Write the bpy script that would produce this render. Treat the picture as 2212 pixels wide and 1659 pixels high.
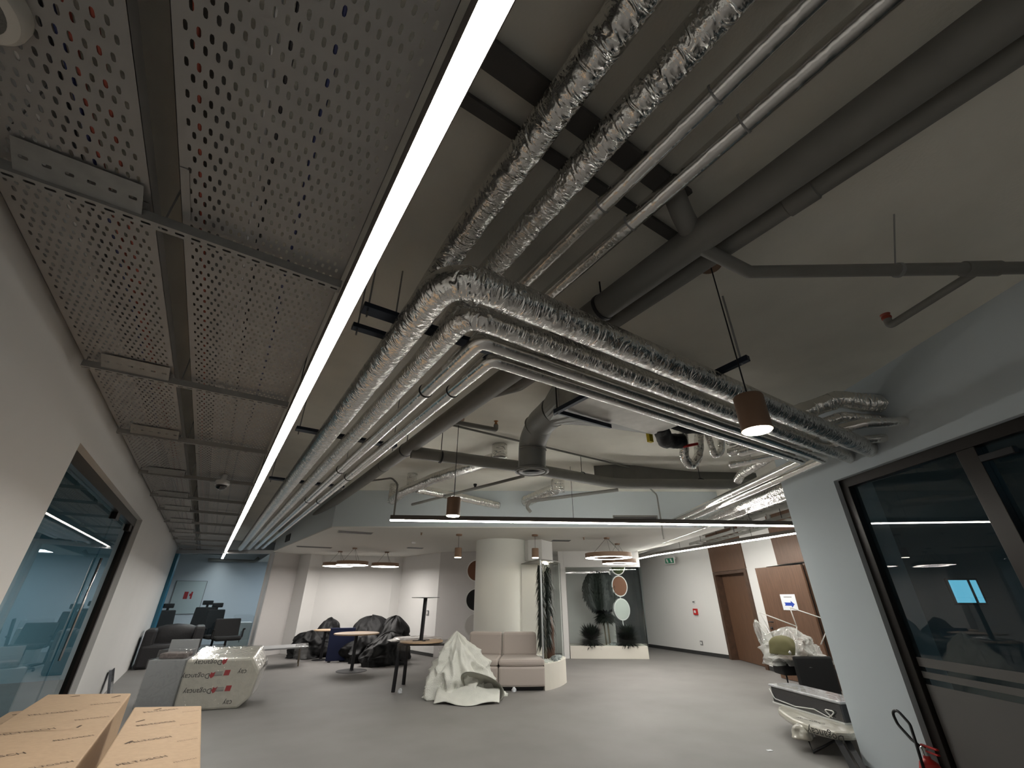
import bpy, bmesh, math, random
from mathutils import Vector, Matrix, noise
random.seed(7)
for o in list(bpy.data.objects): bpy.data.objects.remove(o)
scene = bpy.context.scene
COL = scene.collection

# ------------------------------------------------------------------ camera, world, exposure
YAW, PITCH, EYE = math.radians(33.4), math.radians(27.05), 1.5
cam_data = bpy.data.cameras.new('camera'); cam_data.sensor_width = 36.0; cam_data.lens = 900.0/2212*36
cam_data.clip_start = 0.05; cam_data.clip_end = 200
cam = bpy.data.objects.new('camera', cam_data); COL.objects.link(cam)
cam.location = (0, 0, EYE); cam.rotation_euler = (math.pi/2 + PITCH, 0, -YAW)
scene.camera = cam
world = bpy.data.worlds.new('world'); scene.world = world; world.use_nodes = True
world.node_tree.nodes['Background'].inputs[0].default_value = (0.35, 0.5, 0.62, 1)
world.node_tree.nodes['Background'].inputs[1].default_value = 0.12
vs = scene.view_settings
vs.view_transform = 'Standard'; vs.look = 'None'; vs.gamma = 1.0; vs.use_curve_mapping = False
vs.exposure = 0.92
LED = 34.0                                    # radiance of the LED diffusers
scene.cycles.max_bounces = 7; scene.cycles.diffuse_bounces = 4; scene.cycles.glossy_bounces = 4
scene.cycles.transparent_max_bounces = 12; scene.cycles.use_denoising = True
scene.cycles.sample_clamp_indirect = 6.0; scene.cycles.caustics_reflective = False; scene.cycles.caustics_refractive = False

D = Vector((math.sin(YAW), math.cos(YAW), 0)); R = Vector((math.cos(YAW), -math.sin(YAW), 0))
def P(h, r, z=0.0):                           # a place h metres ahead of and r metres to the right of the tripod
    v = D*h + R*r; return Vector((v.x, v.y, z))
V3 = lambda *a: Vector(a)

# ------------------------------------------------------------------ materials
def mat(name, col, rough=0.6, metal=0.0, var=0.0, vscale=3.0, bump=0.0, bscale=40.0, coat=0.0, spec=0.5, sheen=0.0, grain=None):
    m = bpy.data.materials.new(name); m.use_nodes = True
    nt = m.node_tree; b = nt.nodes['Principled BSDF']
    b.inputs['Base Color'].default_value = (*col, 1); b.inputs['Roughness'].default_value = rough
    b.inputs['Metallic'].default_value = metal; b.inputs['Coat Weight'].default_value = coat
    b.inputs['Specular IOR Level'].default_value = spec; b.inputs['Sheen Weight'].default_value = sheen
    tc = nt.nodes.new('ShaderNodeTexCoord')
    if var > 0:
        n = nt.nodes.new('ShaderNodeTexNoise'); n.inputs['Scale'].default_value = vscale; n.inputs['Detail'].default_value = 5
        if grain:
            mg = nt.nodes.new('ShaderNodeMapping'); mg.inputs['Scale'].default_value = grain
            nt.links.new(tc.outputs['Object'], mg.inputs['Vector']); nt.links.new(mg.outputs[0], n.inputs['Vector'])
        else: nt.links.new(tc.outputs['Object'], n.inputs['Vector'])
        r = nt.nodes.new('ShaderNodeValToRGB')
        r.color_ramp.elements[0].position = 0.3; r.color_ramp.elements[1].position = 0.7
        r.color_ramp.elements[0].color = (*[c*(1-var) for c in col], 1)
        r.color_ramp.elements[1].color = (*[min(1, c*(1+var)) for c in col], 1)
        nt.links.new(n.outputs['Fac'], r.inputs['Fac']); nt.links.new(r.outputs['Color'], b.inputs['Base Color'])
    if bump > 0:
        n2 = nt.nodes.new('ShaderNodeTexNoise'); n2.inputs['Scale'].default_value = bscale; n2.inputs['Detail'].default_value = 4
        nt.links.new(tc.outputs['Object'], n2.inputs['Vector'])
        bp = nt.nodes.new('ShaderNodeBump'); bp.inputs['Strength'].default_value = bump; bp.inputs['Distance'].default_value = 0.02
        nt.links.new(n2.outputs['Fac'], bp.inputs['Height']); nt.links.new(bp.outputs['Normal'], b.inputs['Normal'])
    return m

def emit(name, col, strength):
    m = bpy.data.materials.new(name); m.use_nodes = True
    nt = m.node_tree; nt.nodes.clear()
    o = nt.nodes.new('ShaderNodeOutputMaterial'); e = nt.nodes.new('ShaderNodeEmission')
    e.inputs[0].default_value = (*col, 1); e.inputs[1].default_value = strength
    nt.links.new(e.outputs[0], o.inputs[0]); return m

def glass(name, tint, refl=1.0, rough=0.0, haze=0.0, hazecol=(0.5, 0.5, 0.5), crinkle=0.0, cscale=14.0):
    m = bpy.data.materials.new(name); m.use_nodes = True
    nt = m.node_tree; nt.nodes.clear()
    o = nt.nodes.new('ShaderNodeOutputMaterial'); t = nt.nodes.new('ShaderNodeBsdfTransparent')
    t.inputs[0].default_value = (*tint, 1)
    g = nt.nodes.new('ShaderNodeBsdfGlossy'); g.inputs['Roughness'].default_value = rough
    g.inputs[0].default_value = (refl, refl, refl, 1)
    f = nt.nodes.new('ShaderNodeFresnel'); f.inputs[0].default_value = 1.52
    if crinkle:
        tc = nt.nodes.new('ShaderNodeTexCoord'); nz = nt.nodes.new('ShaderNodeTexNoise'); nz.inputs['Scale'].default_value = cscale; nz.inputs['Detail'].default_value = 3; nz.noise_type = 'RIDGED_MULTIFRACTAL'; nz.inputs['Distortion'].default_value = 1.0
        nt.links.new(tc.outputs['Object'], nz.inputs['Vector'])
        bq = nt.nodes.new('ShaderNodeBump'); bq.inputs['Strength'].default_value = crinkle; bq.inputs['Distance'].default_value = 0.03
        nt.links.new(nz.outputs['Fac'], bq.inputs['Height']); nt.links.new(bq.outputs[0], g.inputs['Normal']); nt.links.new(bq.outputs[0], f.inputs['Normal'])
    mx = nt.nodes.new('ShaderNodeMixShader')
    ge = nt.nodes.new('ShaderNodeNewGeometry'); mm = nt.nodes.new('ShaderNodeMath'); mm.operation = 'MULTIPLY'      # inner faces of the sheet do not mirror
    sb = nt.nodes.new('ShaderNodeMath'); sb.operation = 'SUBTRACT'; sb.inputs[0].default_value = 1.0
    nt.links.new(ge.outputs['Backfacing'], sb.inputs[1]); nt.links.new(f.outputs[0], mm.inputs[0]); nt.links.new(sb.outputs[0], mm.inputs[1])
    nt.links.new(mm.outputs[0], mx.inputs[0]); nt.links.new(g.outputs[0], mx.inputs[2])
    if haze > 0:
        d = nt.nodes.new('ShaderNodeBsdfDiffuse'); d.inputs[0].default_value = (*hazecol, 1)
        m2 = nt.nodes.new('ShaderNodeMixShader'); m2.inputs[0].default_value = haze
        nt.links.new(t.outputs[0], m2.inputs[1]); nt.links.new(d.outputs[0], m2.inputs[2])
        nt.links.new(m2.outputs[0], mx.inputs[1])
    else:
        nt.links.new(t.outputs[0], mx.inputs[1])
    nt.links.new(mx.outputs[0], o.inputs[0]); return m

def foil(name, wr_len, strength, rough=0.26, col=(0.78, 0.77, 0.74), dist=0.012):
    """aluminium foil jacket; UV is metres along / metres around the pipe"""
    m = bpy.data.materials.new(name); m.use_nodes = True
    nt = m.node_tree; b = nt.nodes['Principled BSDF']
    b.inputs['Base Color'].default_value = (*col, 1); b.inputs['Metallic'].default_value = 1.0
    b.inputs['Roughness'].default_value = rough
    uv = nt.nodes.new('ShaderNodeTexCoord')
    mp = nt.nodes.new('ShaderNodeMapping'); mp.inputs['Scale'].default_value = (wr_len, wr_len*0.36, 1)
    nt.links.new(uv.outputs['UV'], mp.inputs['Vector'])
    n = nt.nodes.new('ShaderNodeTexNoise'); n.inputs['Scale'].default_value = 1.0; n.inputs['Detail'].default_value = 1.5
    n.inputs['Distortion'].default_value = 1.3; n.noise_type = 'RIDGED_MULTIFRACTAL'
    nt.links.new(mp.outputs[0], n.inputs['Vector'])
    mp2 = nt.nodes.new('ShaderNodeMapping'); mp2.inputs['Scale'].default_value = (14, 9, 1)
    nt.links.new(uv.outputs['UV'], mp2.inputs['Vector'])
    n2 = nt.nodes.new('ShaderNodeTexNoise'); n2.inputs['Scale'].default_value = 1.0; n2.inputs['Detail'].default_value = 5
    nt.links.new(mp2.outputs[0], n2.inputs['Vector'])
    ad = nt.nodes.new('ShaderNodeMath'); ad.operation = 'ADD'
    nt.links.new(n.outputs['Fac'], ad.inputs[0]); nt.links.new(n2.outputs['Fac'], ad.inputs[1])
    bp = nt.nodes.new('ShaderNodeBump'); bp.inputs['Strength'].default_value = strength; bp.inputs['Distance'].default_value = dist
    nt.links.new(ad.outputs[0], bp.inputs['Height']); nt.links.new(bp.outputs['Normal'], b.inputs['Normal'])
    return m

M = dict(
 wall=mat('white_paint', (0.74, 0.73, 0.715), 0.85, var=0.015, vscale=1.2),
 wall_cool_cast=mat('white_paint_cool_cast', (0.60, 0.665, 0.71), 0.85, var=0.02, vscale=1.0),  # white walls tinted blue, the cool cast of the light is in the colour
 wallgrey=mat('pale_grey_paint', (0.60, 0.58, 0.57), 0.85, var=0.015),
 column=mat('cream_paint', (0.78, 0.78, 0.735), 0.7),
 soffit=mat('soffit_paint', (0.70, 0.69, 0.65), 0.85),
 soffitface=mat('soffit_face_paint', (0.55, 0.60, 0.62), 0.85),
 slab=mat('slab_paint', (0.84, 0.815, 0.73), 0.9, var=0.05, vscale=2.5, bump=0.1, bscale=60),
 floor=mat('floor_screed', (0.185, 0.176, 0.170), 0.6, var=0.10, vscale=1.3),
 base=mat('dark_baseboard', (0.04, 0.04, 0.04), 0.5),
 tray=mat('galvanised_tray', (0.315, 0.308, 0.298), 0.6, 0.1, var=0.05, vscale=6),
 strut=mat('galvanised_strut', (0.30, 0.30, 0.29), 0.55, 0.2, var=0.08, vscale=20),
 darkgap=mat('dark_matt_grey', (0.10, 0.095, 0.09), 0.85),
 blacksteel=mat('black_steel', (0.015, 0.015, 0.018), 0.45, 0.2),
 bluesteel=mat('blue_black_steel', (0.03, 0.04, 0.06), 0.4, 0.6),
 greypipe=mat('grey_painted_pipe', (0.20, 0.195, 0.18), 0.6, var=0.06, vscale=5),
 greyduct=mat('grey_duct', (0.27, 0.275, 0.265), 0.5, 0.35, var=0.04, vscale=5),
 ductbox=mat('galvanised_duct', (0.5, 0.49, 0.46), 0.45, 0.6, var=0.1, vscale=10),
 foilA=foil('foil_wrinkled', 30, 0.9, 0.2, dist=0.022), foilB=foil('foil_smooth', 14, 0.35, 0.22),
 foilC=foil('foil_crumpled', 24, 1.0, 0.2),
 housing=mat('lamp_housing', (0.10, 0.085, 0.075), 0.5),
 led=emit('led_diffuser', (1.0, 0.975, 0.92), LED*0.85),
 ledc=emit('led_diffuser_corridor', (1.0, 0.98, 0.91), LED*1.25),
 pend=mat('copper_brown_lamp', (0.25, 0.155, 0.10), 0.5, 0.2), pendlit=emit('pendant_diffuser', (1.0, 0.88, 0.68), 26.0),
 ringlit=emit('ring_diffuser', (1.0, 0.95, 0.89), 15.0),
 wood=mat('walnut_door', (0.115, 0.06, 0.035), 0.45, var=0.22, vscale=9, grain=(6,6,0.35)), wooddark=mat('walnut_frame', (0.075, 0.04, 0.024), 0.5, var=0.2, vscale=9),
 oak=mat('oak_top', (0.52, 0.36, 0.235), 0.45, var=0.1, vscale=9, grain=(0.5,5,5)),
 frame=mat('bronze_frame', (0.022, 0.018, 0.016), 0.35, 0.5), alu=mat('brushed_aluminium', (0.6, 0.62, 0.64), 0.35, 0.8),
 gl_teal=glass('teal_glass', (0.56, 0.78, 0.83), 1.0), gl_dark=glass('dark_glass', (0.62, 0.72, 0.76), 0.7, 0.0, 0.05, (0.25, 0.36, 0.42)),
 gl_clear=glass('clear_glass', (0.90, 0.95, 0.94), 1.0), gl_blue=glass('blue_glass', (0.86, 0.93, 0.97), 0.5),
 film=glass('frosted_film', (0.3, 0.3, 0.3), 0.25, 0.35, 0.85, (0.22, 0.215, 0.21)),
 wrap=glass('plastic_wrap', (0.95, 0.95, 0.95), 1.0, 0.06, 0.05, (0.8, 0.8, 0.8), 0.8, 9.0),
 card=mat('cardboard', (0.50, 0.345, 0.215), 0.75, var=0.05, vscale=30), cardink=mat('cardboard_ink', (0.10, 0.065, 0.045), 0.8),
 foam=mat('printed_foam_wrap', (0.50, 0.48, 0.41), 0.28, var=0.06, vscale=12, bump=0.35, bscale=14, coat=0.6),
 greybox=mat('grey_laminate', (0.33, 0.345, 0.352), 0.3, coat=0.5, bump=0.08, bscale=20),
 inkblack=mat('black_ink', (0.02, 0.02, 0.02), 0.7), inkred=mat('red_ink', (0.35, 0.015, 0.02), 0.6), inkgrey=mat('grey_ink', (0.2, 0.2, 0.2), 0.7),
 blackcloth=mat('black_cover', (0.008, 0.008, 0.009), 0.6, bump=0.6, bscale=9, spec=0.3), blackmesh=mat('black_upholstery', (0.006, 0.006, 0.007), 0.8),
 navy=mat('navy_felt', (0.012, 0.018, 0.06), 0.9, bump=0.2, bscale=200), darkfabric=mat('charcoal_cover', (0.016, 0.015, 0.017), 0.6, bump=0.3, bscale=12),
 taupe=mat('taupe_upholstery', (0.47, 0.41, 0.375), 0.9, bump=0.15, bscale=300, sheen=0.2),
 sack=mat('woven_white_sack', (0.68, 0.68, 0.63), 0.42, bump=0.5, bscale=70, var=0.05, vscale=8), sackin=mat('sack_lining', (0.34, 0.335, 0.29), 0.6),
 stone=mat('cream_planter', (0.68, 0.65, 0.58), 0.6), pebble=mat('white_pebble', (0.75, 0.76, 0.74), 0.5), rock=mat('grey_rock', (0.30, 0.32, 0.32), 0.7, var=0.4, vscale=20, bump=0.5),
 leaf=mat('dark_leaf', (0.012, 0.018, 0.013), 0.5), leafgreen=mat('green_leaf', (0.02, 0.04, 0.015), 0.5), pot=mat('brown_pot', (0.10, 0.045, 0.028), 0.6, var=0.2), trunk=mat('trunk', (0.16, 0.13, 0.09), 0.8),
 moss=mat('moss', (0.045, 0.06, 0.018), 0.95, var=0.5, vscale=25, bump=0.8, bscale=60), brownfelt=mat('brown_felt', (0.19, 0.085, 0.05), 0.9), paledisc=mat('pale_grey_disc', (0.55, 0.58, 0.55), 0.7), white=mat('white_plastic', (0.78, 0.78, 0.77), 0.4),
 red=mat('red_plastic', (0.5, 0.015, 0.012), 0.4), green=mat('sign_green', (0.02, 0.22, 0.12), 0.5), blue=mat('sign_blue', (0.01, 0.05, 0.38), 0.6), yellow=mat('yellow_tag', (0.65, 0.5, 0.02), 0.6),
 paper=mat('white_paper', (0.72, 0.74, 0.78), 0.8), cable_r=mat('red_cable', (0.30, 0.05, 0.03), 0.5), cable_b=mat('black_cable', (0.015, 0.015, 0.02), 0.5), cable_w=mat('white_cable', (0.6, 0.6, 0.6), 0.5), cable_n=mat('blue_cable', (0.02, 0.03, 0.12), 0.5),
 speaker=mat('speaker_rim', (0.62, 0.60, 0.55), 0.5), grille=mat('speaker_grille', (0.16, 0.165, 0.15), 0.7, bump=0.6, bscale=250),
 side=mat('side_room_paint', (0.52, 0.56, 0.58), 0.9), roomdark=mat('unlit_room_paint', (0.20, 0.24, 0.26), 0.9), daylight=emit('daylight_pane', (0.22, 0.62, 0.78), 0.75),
 steelpost=mat('chrome', (0.7, 0.7, 0.7), 0.2, 1.0), olive=mat('olive_cushion', (0.12, 0.11, 0.05), 0.9), dome=mat('dark_dome', (0.02, 0.02, 0.025), 0.1, coat=1.0),
 ivory=mat('ivory_frame', (0.7, 0.69, 0.66), 0.5), boardglass=mat('glass_whiteboard', (0.50, 0.56, 0.56), 0.15),
)

# ------------------------------------------------------------------ mesh tools
class MB:
    def __init__(s): s.v = []; s.f = []; s.uv = None
    def add(s, vs, fs):
        n = len(s.v); s.v += [Vector(p) for p in vs]; s.f += [tuple(i+n for i in f) for f in fs]; return s
    def box(s, lo, hi):
        (a, b, c), (d, e, f) = lo, hi
        return s.add([(a,b,c),(d,b,c),(d,e,c),(a,e,c),(a,b,f),(d,b,f),(d,e,f),(a,e,f)],
                     [(0,3,2,1),(4,5,6,7),(0,1,5,4),(1,2,6,5),(2,3,7,6),(3,0,4,7)])
    def obox(s, c, ax, ay, az):               # centre and three half-axis vectors
        c, ax, ay, az = map(Vector, (c, ax, ay, az))
        return s.add([c+ax*i+ay*j+az*k for k in (-1,1) for (i,j) in ((-1,-1),(1,-1),(1,1),(-1,1))],
                     [(0,3,2,1),(4,5,6,7),(0,1,5,4),(1,2,6,5),(2,3,7,6),(3,0,4,7)])
    def prism(s, poly, z0, z1):
        n = len(poly)
        vs = [(p[0], p[1], z0) for p in poly] + [(p[0], p[1], z1) for p in poly]
        return s.add(vs, [tuple(reversed(range(n))), tuple(range(n, 2*n))] + [(i, (i+1) % n, n+(i+1) % n, n+i) for i in range(n)])
    def wall(s, a, b, z0, z1, t):             # wall slab from a to b (2D), thickness t to the left of a->b
        a, b = Vector(a[:2]), Vector(b[:2]); d = (b-a).normalized(); n = Vector((-d.y, d.x))*t
        return s.prism([a, b, b+n, a+n] if t > 0 else [a, a+n, b+n, b], z0, z1)
    def cyl(s, p0, p1, r, n=16, r1=None, caps=True):
        p0, p1 = Vector(p0), Vector(p1); r1 = r if r1 is None else r1
        d = (p1-p0).normalized(); u = d.orthogonal().normalized(); w = d.cross(u)
        vs = []
        for (p, q) in ((p0, r), (p1, r1)):
            vs += [p + (u*math.cos(2*math.pi*i/n) + w*math.sin(2*math.pi*i/n))*q for i in range(n)]
        fs = [(i, (i+1) % n, n+(i+1) % n, n+i) for i in range(n)]
        if caps: fs += [tuple(reversed(range(n))), tuple(range(n, 2*n))]
        return s.add(vs, fs)
    def lathe(s, c, prof, n=32, axis=(0,0,1)):
        c = Vector(c); d = Vector(axis).normalized(); u = d.orthogonal().normalized(); w = d.cross(u)
        vs = []
        for (r, z) in prof: vs += [c + d*z + (u*math.cos(2*math.pi*i/n)+w*math.sin(2*math.pi*i/n))*r for i in range(n)]
        fs = []
        for k in range(len(prof)-1): fs += [(k*n+i, k*n+(i+1) % n, (k+1)*n+(i+1) % n, (k+1)*n+i) for i in range(n)]
        fs += [tuple(reversed(range(n))), tuple(range((len(prof)-1)*n, len(prof)*n))]
        return s.add(vs, fs)
    def tube(s, pts, r, n=12, fil=0.0, ds=None, wob=0.0, rf=None, caps=True, seed=0.0):
        """pipe swept along a polyline; corners rounded with radius fil; UV in metres"""
        pts = [Vector(p) for p in pts]; path = [pts[0]]
        for i in range(1, len(pts)-1):
            a, b, c = pts[i-1], pts[i], pts[i+1]; d1 = (a-b).normalized(); d2 = (c-b).normalized()
            ang = d1.angle(d2)
            if fil <= 0 or ang > 3.1: path.append(b); continue
            t = min(fil/math.tan(ang/2), 0.49*(a-b).length, 0.49*(c-b).length)
            k = max(3, int((math.pi-ang)/0.16))
            for j in range(k+1):
                q = j/k; path.append((b+d1*t)*(1-q)**2 + b*2*q*(1-q) + (b+d2*t)*q**2)
        path.append(pts[-1])
        if ds:
            out = [path[0]]
            for a, b in zip(path, path[1:]):
                k = max(1, int((b-a).length/ds))
                out += [a.lerp(b, (j+1)/k) for j in range(k)]
            path = out
        base = len(s.v); L = 0.0; u = None; uvs = []
        for i, p in enumerate(path):
            d = (path[min(i+1, len(path)-1)] - path[max(i-1, 0)]).normalized()
            if u is None: u = d.cross(Vector((0,0,1))); u = u.normalized() if u.length > 1e-4 else Vector((1,0,0))
            u = (u - d*u.dot(d)).normalized(); w = d.cross(u)
            if i: L += (p-path[i-1]).length
            rr = r if rf is None else rf(L)
            for j in range(n):
                a = 2*math.pi*j/n; q = rr
                if wob: q = rr*(1 + wob*noise.noise(Vector((L*9+seed*7, math.cos(a)*1.6, math.sin(a)*1.6+seed))) + wob*0.6*noise.noise(Vector((L*31+seed, math.cos(a)*2.2, math.sin(a)*2.2))))
                s.v.append(p + (u*math.cos(a)+w*math.sin(a))*q); uvs.append((L, a*r))
        m = len(path)
        if s.uv is None: s.uv = {}
        for i in range(m-1):
            for j in range(n):
                f = (base+i*n+j, base+i*n+(j+1) % n, base+(i+1)*n+(j+1) % n, base+(i+1)*n+j)
                la, lb = uvs[i*n][0], uvs[(i+1)*n][0]; c0, c1 = 2*math.pi*j/n*r, 2*math.pi*(j+1)/n*r
                s.uv[len(s.f)] = ((la, c0), (la, c1), (lb, c1), (lb, c0)); s.f.append(f)
        if caps:
            s.f.append(tuple(base+j for j in reversed(range(n)))); s.f.append(tuple(base+(m-1)*n+j for j in range(n)))
        return s

def loc_of(o):
    v = Vector((0,0,0))
    while o: v += o.location; o = o.parent
    return v
def put(name, mb, m, parent=None, smooth=False, bevel=0.0, sub=0, kind=None, label=None):
    off = loc_of(parent) if parent else Vector((0,0,0))
    me = bpy.data.meshes.new(name); me.from_pydata([tuple(p-off) for p in mb.v], [], mb.f); me.validate(clean_customdata=False)
    if mb.uv and len(me.polygons) == len(mb.f):
        ul = me.uv_layers.new(name='uv')
        for i, q in mb.uv.items():
            pl = me.polygons[i]
            for li, c in zip(pl.loop_indices, q): ul.data[li].uv = c
    bm = bmesh.new(); bm.from_mesh(me); bmesh.ops.recalc_face_normals(bm, faces=bm.faces); bm.to_mesh(me); bm.free()
    if smooth:
        for p in me.polygons: p.use_smooth = True
    o = bpy.data.objects.new(name, me); COL.objects.link(o); o.parent = parent
    me.materials.append(m if not isinstance(m, str) else M[m])
    if smooth == 'auto' or (smooth and bevel == -1):
        me.set_sharp_from_angle(angle=math.radians(35))
    if bevel > 0:
        b = o.modifiers.new('bevel', 'BEVEL'); b.width = bevel; b.segments = 2; b.limit_method = 'ANGLE'
    if sub:
        b = o.modifiers.new('sub', 'SUBSURF'); b.levels = sub; b.render_levels = sub
    if kind: o['kind'] = kind
    if label: o['label'] = label
    return o
def tag(o, label, cat, group=None):
    o['label'] = label; o['category'] = cat
    if group: o['group'] = group
    return o
def thing(name, label, cat, loc=(0,0,0), group=None):
    o = bpy.data.objects.new(name, None); COL.objects.link(o); o.location = loc; o.empty_display_size = 0.1
    return tag(o, label, cat, group)
def struct(name, mb, m, parent=None, **k):
    o = put(name, mb, m, parent, **k)
    if parent is None: o['kind'] = 'structure'
    return o
def text(name, s, size, m, parent, origin, xdir, ydir, depth=0.0, mirror=False):
    cu = bpy.data.curves.new(name, 'FONT'); cu.body = s; cu.size = size; cu.align_x = 'CENTER'; cu.align_y = 'CENTER'; cu.resolution_u = 2
    to = bpy.data.objects.new('tmp', cu); COL.objects.link(to)
    dg = bpy.context.evaluated_depsgraph_get(); me = bpy.data.meshes.new_from_object(to.evaluated_get(dg))
    bpy.data.objects.remove(to); bpy.data.curves.remove(cu)
    xd, yd = Vector(xdir).normalized(), Vector(ydir).normalized(); o0 = Vector(origin) - (loc_of(parent) if parent else Vector())
    for v in me.vertices: v.co = o0 + xd*v.co.x + yd*v.co.y
    me.name = name; me.materials.clear(); me.materials.append(M[m])
    o = bpy.data.objects.new(name, me); COL.objects.link(o); o.parent = parent
    return o
def ncopy(o, dv, parent=None):
    c = o.copy(); COL.objects.link(c); c.parent = parent if parent else o.parent; c.location = o.location + Vector(dv); return c
def lump(c, size, seed, nu=44, nv=26, fold=0.10, folds=7, sharp=2.6, noise_amp=0.10, lean=(0,0), shape=None, crease=0.0):
    """draped, folded cover: closed surface standing on z=0"""
    mb = MB(); c = Vector(c); sx, sy, sz = size
    for j in range(nv+1):
        t = j/nv; z = sz*(t if t < 0.999 else 0.999)
        pr = (1-t**sharp)**0.5 if shape is None else shape(t)
        for i in range(nu):
            a = 2*math.pi*i/nu
            k = 1 + fold*math.sin(folds*a + seed + 2.5*t)*(1-t*0.5) + noise_amp*2*noise.noise(Vector((math.cos(a)*1.7+seed, math.sin(a)*1.7, t*2.2+seed*3)))
            if crease:
                w1 = noise.noise(Vector((math.cos(a)*3.1+seed, math.sin(a)*3.1, t*3.0))); w2 = noise.noise(Vector((math.cos(a)*7+seed, math.sin(a)*7, t*5.0+seed)))
                k += crease*(1-4*abs(w1)) + crease*0.5*(0.6-3*abs(w2))
            ca, sa = math.cos(a), math.sin(a); q = (abs(ca)**3.2+abs(sa)**3.2)**(-1/3.2)
            dz = noise_amp*0.5*sz*noise.noise(Vector((ca*2+seed*5, sa*2, t*3)))*(t > 0.15)
            mb.v.append(c + Vector((ca*q*sx*pr*k + lean[0]*t, sa*q*sy*pr*k + lean[1]*t, max(0, z+dz))))
    for j in range(nv):
        mb.f += [(j*nu+i, j*nu+(i+1) % nu, (j+1)*nu+(i+1) % nu, (j+1)*nu+i) for i in range(nu)]
    mb.f += [tuple(reversed(range(nu))), tuple(range(nv*nu, (nv+1)*nu))]
    return mb
def perf(mb, x0, x1, y0, y1, z, px, py, hw, hl, stag, rows, flip=False):
    """sheet in the XY plane with oblong holes: cells px wide; rows = list of (dy, xshift) inside each period py"""
    xs = x0
    ny = max(1, round((y1-y0)/py)); py = (y1-y0)/ny
    bounds = []
    for k in range(ny):
        for (dy, sh, a, b) in rows: bounds.append((y0+k*py+dy*py, sh, y0+k*py+a*py, y0+k*py+b*py))
    ncol = int((x1-x0-0.03)/px)
    for (yc, sh, ya, yb) in bounds:
        m0 = x0 + ((x1-x0) - ncol*px)/2 + sh - px*0.25
        mb.add([(x0,ya,z),(m0,ya,z),(m0,yb,z),(x0,yb,z)], [(0,1,2,3)])
        for i in range(ncol):
            a, b = m0+i*px, m0+(i+1)*px; c = (a+b)/2
            ring = [(c-hw,yc-hl*0.55,z),(c-hw*0.5,yc-hl,z),(c+hw*0.5,yc-hl,z),(c+hw,yc-hl*0.55,z),(c+hw,yc+hl*0.55,z),(c+hw*0.5,yc+hl,z),(c-hw*0.5,yc+hl,z),(c-hw,yc+hl*0.55,z)]
            mb.add([(a,ya,z),(b,ya,z),(b,yb,z),(a,yb,z)] + ring,
                   [(0,1,6,5),(0,5,4),(1,7,6),(1,2,8,7),(2,9,8),(2,3,10,9),(3,11,10),(3,0,4,11)])
        m1 = m0+ncol*px
        mb.add([(m1,ya,z),(x1,ya,z),(x1,yb,z),(m1,yb,z)], [(0,1,2,3)])
    return mb

# ================================================================== the setting
CE, SOF = 3.45, 2.72
XL = -1.03                                    # face of the left wall
struct('floor', MB().prism([(-8,-5),(18,-5),(18,24),(-8,24)], -0.1, 0), 'floor')
struct('ceiling', MB().prism([(-8,-5),(18,-5),(18,24),(-8,24)], CE, CE+0.15), 'slab')

# left wall with the glazed opening
wl = MB().box((XL-0.16,-5,0), (XL,4.15,CE)).box((XL-0.16,8.3,0), (XL,16.9,CE)).box((XL-0.16,4.15,2.5), (XL,8.3,CE))
struct('wall_left', wl, 'wall')
d1 = MB().box((XL-0.14,4.17,2.40), (XL-0.06,8.28,2.5))
door = struct('door_1', d1, 'frame')
put('glass_pane', MB().box((XL-0.115,4.17,0.02), (XL-0.10,6.9,2.4)), 'gl_teal', door)
put('glass_pane', MB().box((XL-0.115,6.92,0.02), (XL-0.10,8.2,2.4)), 'gl_teal', door)
put('jamb', MB().box((XL-0.14,8.2,0.0), (XL-0.06,8.28,2.4)), 'frame', door)
put('jamb', MB().box((XL-0.14,4.15,0.0), (XL-0.06,4.2,2.4)), 'frame', door)
for y in (6.95, 8.1):
    put('patch_fitting', MB().box((XL-0.14,y-0.10,2.32), (XL-0.07,y+0.10,2.41)), 'frame', door, bevel=0.004)
put('pull_handle', MB().tube([(XL-0.07,6.98,0.9),(XL-0.07,6.98,1.9)], 0.012, 10), 'steelpost', door, smooth=True)
put('threshold', MB().box((XL-0.15,4.2,0), (XL-0.06,8.2,0.02)), 'alu', door)
# the room behind the glass
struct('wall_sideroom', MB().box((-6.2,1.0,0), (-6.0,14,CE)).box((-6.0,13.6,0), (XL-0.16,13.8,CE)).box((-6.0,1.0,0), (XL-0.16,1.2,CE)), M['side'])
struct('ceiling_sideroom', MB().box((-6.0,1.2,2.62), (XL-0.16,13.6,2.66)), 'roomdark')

# far wall at the end of the corridor and the glazed partition in front of it
struct('wall_far', MB().box((-8,20.3,0), (14,20.5,CE)), mat('far_wall_paint', (0.60, 0.635, 0.665), 0.85))
struct('wall_farside', MB().box((XL-3.2,16.9,0), (XL-3.0,20.3,CE)), 'wall_cool_cast')
pt = struct('window_1', MB().wall((XL,16.85), (1.44,15.3), 2.66, 2.76, 0.06), 'alu')
put('post', MB().wall((1.40,15.32), (1.46,15.28), 0, 2.7, 0.06), 'alu', pt)
put('post', MB().wall((XL,16.86), (XL+0.09,16.8), 0, 2.66, 0.07), mat('blue_frame', (0.05, 0.20, 0.30), 0.3), pt)
put('glass_pane', MB().wall((XL+0.09,16.82), (1.40,15.36), 0.02, 2.66, 0.012), 'gl_blue', pt)

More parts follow.
